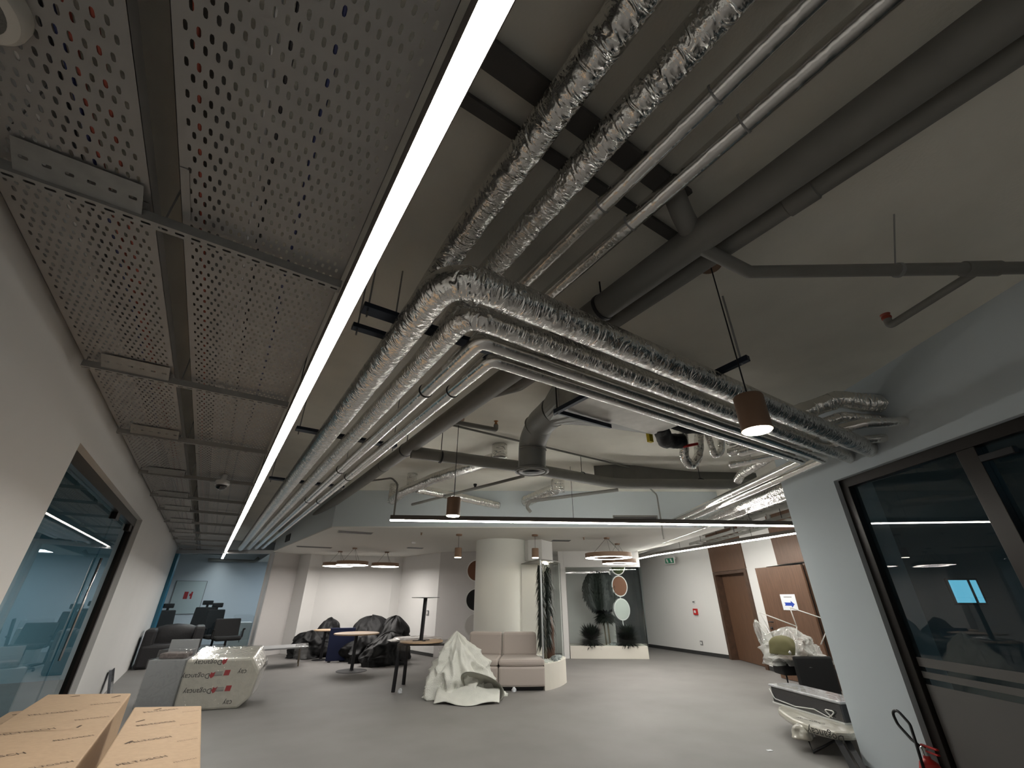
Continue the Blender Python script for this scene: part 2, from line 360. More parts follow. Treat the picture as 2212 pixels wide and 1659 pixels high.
# dropped soffit
A = [(1.77,9.15),(8.38,4.97),(11.3,9.8),(12.7,11.3),(12.9,20.3),(1.43,20.3),(1.43,15.3)]
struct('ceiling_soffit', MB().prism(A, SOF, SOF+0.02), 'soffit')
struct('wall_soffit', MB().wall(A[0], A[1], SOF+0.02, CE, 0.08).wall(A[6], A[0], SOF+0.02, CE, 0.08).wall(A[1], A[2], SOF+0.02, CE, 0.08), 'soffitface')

# alcove walls beneath the soffit
al = [(1.43,15.3),(2.30,16.0),(2.55,15.55),(2.95,15.75),(5.15,15.1),(5.45,15.1),(5.77,12.75),(6.54,11.85),(7.6,11.3)]
struct('wall_alcove', MB().wall(al[0], al[1], 0, SOF, 0.12), 'wallgrey')
struct('wall_pier', MB().prism([al[1],(2.55,15.55),(2.95,15.75),(2.9,16.1),(2.4,16.2)], 0, SOF), 'wall')
struct('wall_alcoveback', MB().wall(al[3], al[4], 0, SOF, 0.12).wall(al[4], al[5], 0, SOF, 0.12), 'wall')
struct('wall_alcoveside', MB().wall(al[5], al[6], 0, SOF, 0.12), 'wall')
struct('wall_alcovereturn', MB().wall(al[6], al[7], 0, SOF, 0.12).wall(al[7], al[8], 0, SOF, 0.12), 'wallgrey')
struct('baseboard_alcove', MB().wall((al[5][0]-0.02,al[5][1]), (al[6][0]-0.02,al[6][1]), 0, 0.08, 0.02).wall((al[3][0],al[3][1]-0.02), (al[4][0],al[4][1]-0.02), 0, 0.08, 0.02), 'base')

# right wall beside the viewer, with its dark window
RW = 3.53
def rwall(h0, h1, z0, z1, r0=RW, r1=RW+0.42):
    return MB().prism([P(h0,r0), P(h0,r1), P(h1,r1), P(h1,r0)], z0, z1)
w = MB()
for q in ((4.56,5.46,0,CE), (-4.5,4.56,2.63,CE), (-4.5,-0.6,0,2.63)):
    w.prism([P(q[0],RW), P(q[0],RW+0.42), P(q[1],RW+0.42), P(q[1],RW)], q[2], q[3])
struct('wall_right', w, 'wall_cool_cast')
fr = MB()
for q in ((4.45,4.56,0,2.63), (-0.6,4.56,2.54,2.63), (3.10,3.25,0,2.54), (1.6,1.75,0,2.54), (-0.6,4.56,0,0.06)):
    fr.prism([P(q[0],RW+0.05), P(q[0],RW+0.15), P(q[1],RW+0.15), P(q[1],RW+0.05)], q[2], q[3])
win = struct('window_2', fr, 'frame', bevel=0.004)
for (a, b) in ((3.25,4.45), (1.75,3.10), (-0.6,1.6)):
    put('glass_pane', rwall(a, b, 0.06, 2.54, RW+0.10, RW+0.112), 'gl_dark', win)
    for (z0, z1) in ((0.06,0.82), (0.865,0.915), (0.95,1.02)):
        put('frosted_film', rwall(a+0.005, b-0.005, z0, z1, RW+0.095, RW+0.098), 'film', win)
put('closer_arm', MB().obox(P(2.95,RW+0.03,2.43), R*0.02, D*0.12, V3(0,0,0.025)), 'blacksteel', win, bevel=0.005)
# the unlit room behind that window, with its own small daylight window
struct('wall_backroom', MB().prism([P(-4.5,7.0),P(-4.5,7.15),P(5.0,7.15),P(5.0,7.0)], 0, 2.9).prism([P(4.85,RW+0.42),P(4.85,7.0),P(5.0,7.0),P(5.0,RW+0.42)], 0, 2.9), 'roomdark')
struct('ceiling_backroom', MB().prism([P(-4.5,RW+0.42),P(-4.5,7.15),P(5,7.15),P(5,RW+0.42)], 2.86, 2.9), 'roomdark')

# doors wall across the corridor (parallel to the right wall)
DW = 5.9
def dwall(h0, h1, z0, z1, r0=DW, r1=DW+0.2): return MB().prism([P(h0,r0), P(h0,r1), P(h1,r1), P(h1,r0)], z0, z1)
w = MB()
for q in ((10.55,11.46,0,CE), (13.35,13.42,0,CE), (5.3,9.05,0,CE), (9.05,10.55,2.12,CE), (11.46,13.35,2.12,CE)):
    w.prism([P(q[0],DW), P(q[0],DW+0.2), P(q[1],DW+0.2), P(q[1],DW)], q[2], q[3])
struct('wall_doors', w, 'wall')
struct('trim_1', dwall(11.44, 13.38, 2.13, 3.3, DW-0.03, DW-0.002), 'wood')
struct('trim_2', dwall(9.08, 10.02, 2.13, 3.3, DW-0.03, DW-0.002), 'wood')
dr = struct('door_2', dwall(13.22, 13.36, 0, 2.12, DW-0.04, DW+0.2), 'wooddark')
put('jamb', dwall(11.45, 11.57, 0, 2.12, DW-0.04, DW+0.2), 'wooddark', dr)
put('head', dwall(11.57, 13.22, 2.05, 2.12, DW-0.04, DW+0.2), 'wooddark', dr)
put('leaf', dwall(11.57, 13.22, 0.01, 2.05, DW+0.15, DW+0.19), 'wood', dr)
dr = struct('door_3', dwall(10.44, 10.55, 0, 2.1, DW-0.03, DW+0.2), 'wooddark')
put('jamb', dwall(9.05, 9.15, 0, 2.1, DW-0.03, DW+0.2), 'wooddark', dr)
ha, hb = P(9.12, DW-0.06), P(10.42, DW-0.30)
lf = put('leaf', MB().wall(hb, ha, 0.01, 2.08, -0.045), 'wood', dr, bevel=0.003)
n_leaf = (hb-ha).normalized(); nn = Vector((-n_leaf.y, n_leaf.x, 0)); nn = nn if nn.dot(R) < 0 else -nn
kp = hb.lerp(ha, 0.07) + nn*0.06
put('handle', MB().tube([kp+V3(0,0,1.02)-nn*0.02, kp+V3(0,0,1.02)+nn*0.03, kp+V3(0,0,1.02)+nn*0.03-n_leaf*0.13], 0.011, 8).cyl(kp+V3(0,0,0.9)-nn*0.02, kp+V3(0,0,0.9)+nn*0.012, 0.025, 14), 'blacksteel', lf, smooth=True)
# white wall left of the doors and what closes the view
struct('wall_white', MB().wall(P(13.42,DW), (12.88,11.2), 0, CE, -0.15), 'wall')
struct('baseboard_white', MB().wall(P(13.42,DW-0.012), (12.868,11.2), 0, 0.09, -0.012), 'base')
struct('baseboard_doors', dwall(10.56, 11.44, 0, 0.09, DW-0.014, DW), 'base')
struct('wall_end', MB().wall((12.88,11.2), (13.8,20.3), 0, CE, -0.15).wall((14.2,-5),(15.5,8.0),0,CE,-0.15), 'wall_cool_cast')
struct('wall_back', MB().box((-8,-5.1,0), (18,-5,CE)), 'wall')
struct('wall_niche', MB().wall((8.6,12.0), (10.75,10.55), 0, SOF, 0.1), 'wall')
gp = struct('window_3', MB().wall((10.75,10.55), (12.85,11.2), 2.4, SOF, 0.06), 'frame')
put('glass_pane', MB().wall((10.78,10.58), (12.82,11.2), 0, 2.4, 0.012), glass('grey_glass', (0.5, 0.52, 0.53), 0.7, 0.0, 0.35, (0.22, 0.23, 0.235)), gp)
put('post', MB().wall((12.78,11.18), (12.86,11.2), 0, 2.4, 0.06), 'frame', gp)

# round column
cc = V3(5.80, 9.28, 0)
struct('column', MB().cyl(cc, cc+V3(0,0,SOF), 0.61, 64), 'column', smooth='auto')

# ================================================================== lamps
def strip(name, label, pts, z, w, h, m, rods=(), skirt=0.0):
    t = thing(name, label, 'strip light', (pts[0][0], pts[0][1], z))
    hb, db = MB(), MB()
    n = len(pts)
    L = []; Rr = []
    for i, p in enumerate(pts):
        p = Vector(p); d = (Vector(pts[min(i+1,n-1)]) - Vector(pts[max(i-1,0)])).normalized(); q = Vector((-d.y, d.x))
        L.append(p+q*w/2); Rr.append(p-q*w/2)
    for i in range(n-1):
        hb.prism([L[i], Rr[i], Rr[i+1], L[i+1]], z+0.004, z+h)
        db.prism([L[i]*0.94+Rr[i]*0.06, Rr[i]*0.94+L[i]*0.06, Rr[i+1]*0.94+L[i+1]*0.06, L[i+1]*0.94+Rr[i+1]*0.06], z-0.012, z+0.004)
    if skirt:  # added lips that narrow the beam and keep the upper wall dim
        for i in range(n-1):
            for a, b, c, d in ((L[i], L[i+1], L[i+1]*0.96+Rr[i+1]*0.04, L[i]*0.96+Rr[i]*0.04), (Rr[i], Rr[i+1], Rr[i+1]*0.96+L[i+1]*0.04, Rr[i]*0.96+L[i]*0.04)):
                hb.prism([a, b, c, d], z-0.012-skirt, z+0.006)
    put('housing', hb, 'housing', t); put('diffuser', db, m, t)
    for (x, y, zt) in rods: put('suspension_wire', MB().cyl((x,y,z+h), (x,y,zt), 0.004, 6), 'blacksteel', t)
    return t
strip('led_strip', 'long bright LED strip running down the corridor beside the perforated trays', [(0.217,-4.8),(0.217,19.6)], 2.755, 0.074, 0.04, 'led', skirt=0.034,
      rods=[(0.217, y, CE) for y in (0.2, 3.4, 6.4, 9.4, 12.4)])
ms = strip('led_strip', 'slim suspended LED strip crossing in front of the white soffit', [(2.09,6.55),(7.95,3.40)], 2.545, 0.062, 0.07, 'ledc', rods=[(4.6,5.2,CE),(7.2,3.8,CE)])
strip('led_strip', 'slim LED strip with a kink along the corridor of wooden doors', [(10.95,9.55),(10.35,8.3),(8.75,3.55)], 2.55, 0.062, 0.07, 'ledc', rods=[(10.0,7.25,CE),(9.2,4.9,CE)])

def added_panel_lamp(label, x, y, z, sx, sy, m):  # unseen panels added to brighten the rooms beyond the glass
    t = thing('added_panel_lamp', label, 'added ceiling lamp', (x, y, z), 'added square ceiling panels, out of view in the side rooms')
    put('frame', MB().box((x-sx,y-sy,z), (x+sx,y+sy,z+0.03)), 'white', t); put('diffuser', MB().box((x-sx+0.02,y-sy+0.02,z-0.006), (x+sx-0.02,y+sy-0.02,z)), m, t)
added_panel_cool = emit('added_cool_panel', (0.90, 0.96, 1.0), 9.0)
added_panel_lamp('added ceiling panel, out of view, brightening the room behind the left glass', -4.6, 10.8, 2.6, 0.4, 0.9, emit('added_bright_panel', (0.88, 0.96, 1.0), 11.0))
added_panel_lamp('added ceiling panel, out of view, brightening the far end beyond the glazed partition', 2.3, 18.2, 2.68, 0.5, 0.5, added_panel_cool)
added_panel_lamp('added dim ceiling panel, out of view, brightening the room behind the right window', *P(1.2,5.6)[:2], 2.82, 0.3, 0.3, emit('added_dim_panel', (0.55, 0.85, 1.0), 2.2))
def pendant(name, label, x, y, zt, ztop, zbot, r, lit=True):
    t = thing(name, label, 'pendant lamp', (x, y, zt), 'cylinder pendant lamps')
    put('ceiling_rose', MB().lathe((x,y,zt-0.035), [(r*0.8,0),(r*0.9,0.006),(r*0.9,0.035)], 24), 'pend', t, smooth='auto')
    put('cord', MB().cyl((x,y,ztop), (x,y,zt-0.03), 0.004, 6), 'blacksteel', t)
    put('shade', MB().lathe((x,y,zbot), [(r*0.93,0.012),(r,0.0),(r,ztop-zbot-0.008),(r*0.94,ztop-zbot)], 36), 'pend', t, smooth='auto')
    put('diffuser', MB().cyl((x,y,zbot-0.006), (x,y,zbot+0.011), r*0.9, 32), 'pendlit', t)
    return t
pendant('pendant_lamp', 'brown cylinder pendant glowing in front of the foil pipes by the dark window', 2.23, 1.02, CE, 2.485, 2.285, 0.075)
pendant('pendant_lamp', 'brown cylinder pendant hanging just above the suspended strip', 2.06, 4.30, CE, 2.485, 2.29, 0.075)
pendant('pendant_lamp', 'small brown pendant under the soffit, left of the round column', 4.33, 8.67, SOF, 2.44, 2.25, 0.075)
pendant('pendant_lamp', 'small brown pendant under the soffit beside the glass plant case', 5.76, 7.82, SOF, 2.44, 2.25, 0.075)

def ringlamp(label, x, y, z, r, h=0.10):
    t = thing('ring_lamp', label, 'ring lamp', (x, y, SOF), 'ring lamps under the soffit')
    put('ceiling_rose', MB().lathe((x,y,SOF-0.03), [(0.06,0),(0.065,0.005),(0.065,0.03)], 20), 'pend', t, smooth='auto')
    n = 56; rim, dif = MB(), MB()
    prof = [(r,0.004),(r,h),(r-0.012,h),(r-0.012,0.02),(r-0.17,0.02),(r-0.17,h),(r-0.185,h),(r-0.185,0.004)]
    for k in range(len(prof)):
        for i in range(n): rim.v.append(V3(x+prof[k][0]*math.cos(2*math.pi*i/n), y+prof[k][0]*math.sin(2*math.pi*i/n), z+prof[k][1]))
    for k in range(len(prof)-1): rim.f += [(k*n+i, k*n+(i+1)%n, (k+1)*n+(i+1)%n, (k+1)*n+i) for i in range(n)]
    put('rim', rim, 'pend', t, smooth='auto')
    for (rr) in (r-0.006, r-0.18): dif.v += [V3(x+rr*math.cos(2*math.pi*i/n), y+rr*math.sin(2*math.pi*i/n), z+0.004) for i in range(n)]
    for (rr) in (r-0.006, r-0.18): dif.v += [V3(x+rr*math.cos(2*math.pi*i/n), y+rr*math.sin(2*math.pi*i/n), z+0.018) for i in range(n)]
    dif.f += [(i, n+i, n+(i+1)%n, (i+1)%n) for i in range(n)] + [(2*n+i, 2*n+(i+1)%n, 3*n+(i+1)%n, 3*n+i) for i in range(n)]
    put('diffuser', dif, 'ringlit', t)
    for a in (0.6, 2.7, 4.8):
        put('cable', MB().cyl((x+(r-0.09)*math.cos(a), y+(r-0.09)*math.sin(a), z+0.02), (x+0.03*math.cos(a), y+0.03*math.sin(a), SOF-0.03), 0.0035, 5), 'blacksteel', t)
    return t
ringlamp('nearer brown ring lamp over the covered chairs in the alcove', 3.20, 12.85, 2.27, 0.42)
ringlamp('partly hidden brown ring lamp behind the nearer one in the alcove', 3.10, 14.1, 2.30, 0.42)
ringlamp('separate brown ring lamp at the right of the alcove', 4.33, 13.5, 2.30, 0.40)
ringlamp('large brown ring lamp in front of the glazed plant bed', 7.45, 7.32, 2.28, 0.52)
ringlamp('smaller brown ring lamp half behind the large one near the plant bed', 8.55, 8.05, 2.24, 0.42)

# ================================================================== cable trays
def tray(label, x0, x1, z, y0, y1, splice):
    t = thing('cable_tray', label, 'cable tray', ((x0+x1)/2, y0, z), 'perforated cable trays')
    yh = 13.0
    mb = perf(MB(), x0, x1, y0, yh, z, 0.0296, 0.1, 0.0053, 0.0135, 0, [(0.22,0.0,0.0,0.43),(0.64,0.0148,0.43,1.0)])
    mb.add([(x0,yh,z),(x1,yh,z),(x1,y1,z),(x0,y1,z)], [(0,1,2,3)])
    put('perforated_base', mb, 'tray', t)
    for x in (x0, x1-0.002): put('side_rail', MB().box((x,y0,z), (x+0.002,y1,z+0.06)), 'tray', t)
    for y in splice:
        put('splice_plate', MB().box((x0+0.004,y,z-0.004), (x0+0.03,y+0.26,z-0.001)), 'tray', t)
    return t
TZ = 2.83
tray('narrower perforated steel cable tray running along the left wall', -1.0, -0.535, TZ, -1.0, 19.5, [5.0])
tray('wider perforated steel cable tray between the dark gap and the LED strip', -0.445, 0.165, TZ, -1.0, 19.5, [1.42, 5.3, 9.3])
struct('trim_3', MB().box((-0.535,-2,CE-0.25), (-0.445,19.5,CE-0.001)), 'darkgap')  # dark strip filling the gap between the two trays
cabs = [(-0.625,'cable_r','rust red cable in the narrow tray, close to the gap'),(-0.655,'cable_r','second rust red cable in the narrow tray'),(-0.70,'cable_n','dark blue cable in the narrow tray'),(-0.74,'cable_b','black cable in the narrow tray'),(-0.79,'cable_w','pale cable in the narrow tray'),
        (-0.385,'cable_r','thin rust red cable at the gap side of the wide tray'),(-0.23,'cable_w','white cable along the middle of the wide tray'),(-0.17,'cable_b','black cable beside the white one in the wide tray'),(-0.06,'cable_n','dark blue cable in the wide tray, nearer the strip')]
for i, (x, m, lab) in enumerate(cabs):
    pts = [(x+0.018*math.sin(k*1.3+i*2), -1+k*1.2, TZ+0.010) for k in range(13)]
    tag(put('cable', MB().tube(pts, 0.0085, 6), m, smooth=True), lab, 'cable', 'cables lying in the trays')

ordw = ['nearest', 'second', 'third', 'fourth', 'fifth', 'sixth', 'seventh', 'eighth', 'ninth', 'tenth', 'eleventh', 'twelfth']
def slotted(x0, x1, yc, wd, z, pitch, hw, hl, tilt=None):
    mb = MB(); n = max(1, int((x1-x0)/pitch)); st = (x1-x0)/n
    for i in range(n):
        a, b = x0+i*st, x0+(i+1)*st; c = (a+b)/2; ya, yb = yc-wd/2, yc+wd/2
        ring = [(c-hl,yc-hw*0.5,z),(c-hl*0.8,yc-hw,z),(c+hl*0.8,yc-hw,z),(c+hl,yc-hw*0.5,z),(c+hl,yc+hw*0.5,z),(c+hl*0.8,yc+hw,z),(c-hl*0.8,yc+hw,z),(c-hl,yc+hw*0.5,z)]
        mb.add([(a,ya,z),(b,ya,z),(b,yb,z),(a,yb,z)]+ring, [(0,1,6,5),(0,5,4),(1,7,6),(1,2,8,7),(2,9,8),(2,3,10,9),(3,11,10),(3,0,4,11)])
    return mb
BY = [1.70, 3.31, 4.70, 6.28, 7.72, 8.95, 10.45, 12.1, 13.6, 15.1, 16.6, 18.1]
bz = 2.757
for i, y in enumerate(BY):
    lab = ('%s slotted steel bracket carrying the trays, counted from the viewer' % ordw[i]).capitalize()
    if i == 0:
        t = thing('tray_bracket', lab, 'bracket', (XL+0.05, y, bz), 'slotted brackets under the trays')
        ch = slotted(XL+0.05, 0.17, y, 0.041, bz, 0.052, 0.006, 0.015)
        ch.box((XL+0.05,y-0.0215,bz), (0.17,y-0.0195,bz+0.041)).box((XL+0.05,y+0.0195,bz), (0.17,y+0.0215,bz+0.041))
        put('channel', ch, 'strut', t)
        an = slotted(XL+0.14, -0.55, 0, 0.10, 0, 0.055, 0.005, 0.012)
        for v in an.v: v[1], v[2] = y-0.07 + v[1]*1.1, bz+0.036 - v[1]*0.5
        put('slotted_angle', an, 'strut', t)
        put('threaded_rod', MB().cyl((XL+0.06,y+0.0,bz), (XL+0.06,y+0.0,CE), 0.004, 6), 'strut', t)
        put('threaded_rod', MB().cyl((-0.49,y,bz), (-0.49,y,CE-0.25), 0.004, 6), 'strut', t)
        put('tray_clip', MB().box((-0.575,y-0.03,bz+0.042), (-0.545,y+0.03,TZ-0.004)), 'tray', t)
        proto = t
    else:
        t = proto.copy(); COL.objects.link(t); t.location = (XL+0.05, y, bz); t['label'] = lab
        for c_ in proto.children:
            c = c_.copy(); COL.objects.link(c); c.parent = t
# pipe bridge rails hanging above the foil pipes
bn = ['first', 'second', 'third', 'fourth', 'fifth', 'sixth']
for i, (y, wd, x0, x1, z) in enumerate([(0.78,0.055,0.3,1.62,3.395),(0.985,0.03,0.3,1.9,3.40),(1.99,0.042,0.33,1.3,2.90),(2.20,0.025,0.33,0.60,2.90),(4.2,0.042,0.33,1.3,2.90),(6.4,0.042,0.33,1.3,2.90)]):
    t = thing('pipe_rail', 'dark steel rail across the foil pipes, %s from the viewer' % bn[i], 'rail', (x0,y,z), 'steel rails above the foil pipes')
    put('channel', MB().box((x0,y-wd,z), (x1,y+wd,z+0.03)), 'bluesteel' if i > 1 else 'darkgap', t, bevel=0.003)
    for x in (x0+0.03, x1-0.03): put('threaded_rod', MB().cyl((x,y,z-0.04), (x,y,CE), 0.005, 6), 'strut', t)

# ================================================================== foil pipes
ZL, ZU = 2.80, 3.28
lo = [(0.565,1.355,0.082,3.86,'outermost thick'),(0.770,1.585,0.064,3.66,'second'),(0.950,1.765,0.048,3.30,'third, thinner'),(1.110,1.915,0.045,3.10,'innermost thin')]
up = [(0.705,0.074),(0.967,0.070),(1.200,0.043),(1.405,0.045)]
def yline_at_r(y, r):      # x where y = const meets the line r metres to the right
    return (r + y*math.sin(YAW))/math.cos(YAW)
for i, (x, y, r, rr, nm) in enumerate(lo):
    xe = yline_at_r(y, rr)
    t = thing('insulated_pipe', '%s foil-wrapped pipe of the lower bundle that turns the corner overhead' % nm.capitalize(), 'pipe', (x, y, ZL), 'lower foil pipe bundle')
    c = V3(xe, y, ZL); far = c + D*7.2
    fm = 'foilA' if i < 2 else 'foilB'
    put('foil_jacket', MB().tube([(x,15.6-i*0.15,ZL),(x,y,ZL),c,far], r, 28 if i < 2 else 22, fil=0.20 if i == 0 else (0.13 if i == 1 else 0.055), ds=0.035, wob=0.02 if i < 2 else 0.012, seed=i*3.1), fm, t, smooth=True)
    if i > 1:
        for yy in (2.75-0.1*i, 4.4+0.3*i, 7.0):
            put('strap', MB().lathe((x,yy,ZL), [(r+0.004,-0.004),(r+0.005,0.004)], 24, (0,1,0)), 'blacksteel', t, smooth=True)
for i, ((x, r), (lx, ly, lr, _, nm)) in enumerate(zip(up, lo)):
    t = thing('insulated_pipe', '%s foil-wrapped pipe of the upper bundle coming from overhead' % ['Leftmost thick','Second thick','Third, thin','Rightmost thin'][i], 'pipe', (x, -2.5, ZU), 'upper foil pipe bundle')
    yk = (1.62,1.75,1.82,1.9)[i]
    put('foil_jacket', MB().tube([(x,-2.5,ZU),(x,yk,ZU),(lx+0.02,yk+0.5,ZL+0.03)], r, 28 if i < 2 else 22, fil=0.14 if i < 2 else 0.09, ds=0.03, wob=0.022 if i < 2 else 0.012, seed=20+i*2.3), 'foilA' if i < 2 else 'foilB', t, smooth=True)
    if i > 1:
        for yy in (0.35, 0.98):
            put('strap', MB().lathe((x,yy,ZU), [(r+0.003,-0.004),(r+0.004,0.004)], 24, (0,1,0)), 'strut', t, smooth=True)
# single foil pipe with a capped end, and the bundle that dives into the right wall
t = thing('insulated_pipe', 'Short single foil pipe with a blunt end beside the turning bundle', 'pipe', P(5.35,2.95,2.9))
put('foil_jacket', MB().tube([P(5.4,2.93,2.84), P(5.28,2.94,2.9), P(3.9,3.02,2.98)], 0.052, 20, fil=0.05, ds=0.03, wob=0.05, seed=4), 'foilA', t, smooth=True)
put('hanger_rod', MB().cyl(P(5.0,2.95,2.9), P(5.0,2.95,CE), 0.004, 6), 'strut', t)
for i, (h, z, dz, r, lab) in enumerate([(3.62,3.12,0.12,0.085,'Fat crumpled foil duct entering the right wall, uppermost'),(3.66,2.97,0.10,0.05,'Crumpled foil pipe below the fat duct at the right wall'),(3.46,2.90,0.02,0.045,'Straight foil pipe entering the right wall above the window'),(3.72,2.84,0.0,0.04,'Lowest thin foil pipe entering the right wall above the window')]):
    b = P(h, RW+0.1, z); a = P(h+0.25+0.08*i, RW-0.62, z+dz*0.3); e = P(h+1.1, RW-0.95, z+0.05)
    tag(put('insulated_pipe', MB().tube([b, P(h+0.12,RW-0.3,z+dz), a, e], r, 20, fil=0.12, ds=0.02, wob=0.14 if i < 2 else 0.05, seed=30+i), 'foilC' if i < 2 else 'foilB', smooth=True), lab, 'pipe', 'foil pipes entering the right wall')

# ================================================================== grey painted pipes
t = thing('sprinkler_main', 'thick grey sprinkler main running overhead parallel to the foil pipes', 'pipe', (1.75,-3,3.22))
put('pipe', MB().tube([(1.75,-3,3.23),(1.75,13.2,3.23)], 0.088, 28), 'greypipe', t, smooth='auto')
put('coupling', MB().lathe((1.75,1.9,3.23), [(0.095,-0.05),(0.1,-0.045),(0.1,0.045),(0.095,0.05)], 28, (0,1,0)), 'greypipe', t, smooth='auto')
put('coupling', MB().lathe((1.75,6.1,3.23), [(0.091,-0.004),(0.091,0.004)], 28, (0,1,0)), 'blacksteel', t, smooth='auto')
put('riser_elbow', MB().tube([(1.75,0.84,3.23),(1.60,0.80,3.30),(1.52,0.78,CE)], 0.055, 18, fil=0.08), 'greypipe', t, smooth='auto')
for y in (1.55, 5.2):
    put('hanger', MB().lathe((1.75,y,3.23), [(0.093,-0.012),(0.094,0.012)], 24, (0,1,0)).cyl((1.75,y,3.32), (1.75,y,CE), 0.006, 6), 'blacksteel', t, smooth='auto')
t = thing('drain_pipe', 'thinner grey pipe running beside the thick sprinkler main', 'pipe', (1.98,-3,3.27))
put('pipe', MB().tube([(1.985,-3,3.27),(1.985,2.9,3.27),(1.80,3.15,3.24)], 0.05, 22, fil=0.1), 'greypipe', t, smooth='auto')
put('coupling', MB().lathe((1.985,0.40,3.27), [(0.052,-0.07),(0.058,-0.065),(0.058,0.065),(0.052,0.07)], 24, (0,1,0)), 'greypipe', t, smooth='auto')
t = thing('sprinkler_branch', 'grey sprinkler branch with a bend crossing towards the right wall', 'pipe', (1.75,0.83,3.17))
put('pipe', MB().tube([(1.75,0.835,3.18),(2.16,0.79,3.17),(4.2,-0.62,3.17)], 0.036, 18, fil=0.04), 'greypipe', t, smooth='auto')
tee = V3(3.24,0.045,3.17)
put('coupling', MB().cyl(tee-V3(0.08,-0.055,0), tee+V3(0.08,-0.055,0), 0.044, 18), 'greypipe', t, smooth='auto')
ar = put('drop_arm', MB().tube([tee, V3(3.41,0.535,3.13), V3(3.41,0.535,3.18)], 0.024, 14, fil=0.02), 'greypipe', t, smooth='auto')
put('sprinkler_cap', MB().lathe((3.41,0.535,3.18), [(0.02,0),(0.028,0.006),(0.028,0.02),(0.022,0.026),(0.03,0.04)], 16), mat('rust_red_cap', (0.30, 0.05, 0.025), 0.5), ar, smooth='auto')
put('hanger', MB().cyl((2.86,0.31,3.21), (2.75,0.20,CE), 0.004, 6).lathe((2.86,0.31,3.17), [(0.042,-0.01),(0.043,0.01)], 20, (0.83,-0.56,0)), 'strut', t, smooth='auto')
t = thing('drain_pipe', 'grey pipe bending across beneath the slab in front of the soffit', 'pipe', (1.75,4.95,3.12))
put('pipe', MB().tube([(1.75,4.98,3.14),(3.25,4.70,3.12),(5.0,4.62,3.1),(7.3,3.2,3.1)], 0.078, 24, fil=0.9), 'greypipe', t, smooth='auto')
for (x, y) in ((2.12,4.9), (4.35,4.66), (6.2,3.9)):
    put('hanger', MB().cyl((x,y,3.2), (x,y,CE), 0.005, 6).lathe((x,y,3.12), [(0.082,-0.01),(0.083,0.01)], 20, (1,-0.1,0)), 'blacksteel', t, smooth='auto')
t = thing('sprinkler_pipe', 'short grey arm with a brass sprinkler beside the grey main', 'pipe', (1.85,4.0,3.27))
put('pipe', MB().tube([(1.75,4.02,3.25),(2.42,4.02,3.28),(2.42,4.02,3.34)], 0.028, 14, fil=0.02), 'greypipe', t, smooth='auto')
put('sprinkler_head', MB().lathe((2.42,4.02,3.34), [(0.02,0),(0.024,0.01),(0.01,0.03),(0.028,0.05)], 14), mat('brass', (0.35,0.16,0.06), 0.4, 0.7), t, smooth='auto')
tag(put('conduit', MB().tube([(2.05,4.5,CE-0.03),(5.9,4.62,CE-0.03),(6.25,5.1,CE-0.03),(7.2,5.55,CE-0.1),(7.2,5.55,2.5)], 0.014, 10, fil=0.1), 'greypipe', smooth='auto'), 'thin conduit along the slab that drops down the soffit face', 'conduit')
tag(put('conduit', MB().tube([(1.75,7.1,3.2),(2.05,6.62,3.2),(2.13,6.53,3.1),(2.13,6.53,2.61)], 0.014, 10, fil=0.12), 'greypipe', smooth='auto'), 'bent conduit feeding the end of the suspended strip', 'conduit')
t = thing('sprinkler_branch', 'thin sloping grey pipe in front of the soffit, with a sprinkler', 'pipe', (3.0,8.0,3.1))
put('pipe', MB().tube([(2.85,7.75,3.05),(3.75,5.35,3.2)], 0.024, 14), 'greypipe', t, smooth='auto')
put('hanger', MB().cyl((3.23,6.72,3.12), (3.23,6.72,CE), 0.004, 6), 'strut', t)
put('sprinkler_head', MB().lathe((3.4,6.3,3.15), [(0.014,0),(0.02,0.03),(0.03,0.05),(0.03,0.07)], 12), 'blacksteel', t, smooth='auto')
t = thing('drain_pipe', 'thin grey pipe with a drooping tail beside the foil stub', 'pipe', (4.7,6.4,3.1))
put('pipe', MB().tube([(4.62,6.38,2.88),(4.55,6.42,2.98),(4.62,6.38,3.08),(5.7,5.2,3.2)], 0.03, 14, fil=0.07), 'greypipe', t, smooth='auto')

# foil ducts below the slab in front of the soffit
def foilduct(label, runs):
    t = thing('foil_duct', label, 'duct', runs[0][0][0])
    for k, (pts, r) in enumerate(runs): put('duct_run' if k == 0 else 'duct_stub', MB().tube(pts, r, 20, fil=0.15, ds=0.03, wob=0.07, seed=60+k), 'foilC', t, smooth=True)
    return t
foilduct('branched foil duct with upright stubs hanging below the slab', [([(2.55,8.0,3.14),(2.50,7.3,3.17),(2.66,6.3,3.22),(3.0,5.0,3.27)], 0.085), ([(2.56,7.1,3.17),(2.56,7.1,CE)], 0.085), ([(3.02,4.9,3.24),(3.02,4.9,CE)], 0.11), ([(2.56,8.05,3.1),(2.56,8.05,CE)], 0.085), ([(2.62,6.95,3.16),(3.5,7.05,3.14),(4.45,7.25,3.12)], 0.07)])
foilduct('stubby foil duct leaving the soffit face', [([(4.9,6.95,3.2),(4.95,6.05,3.28)], 0.105), ([(4.98,6.0,3.22),(4.98,6.0,CE)], 0.12)])

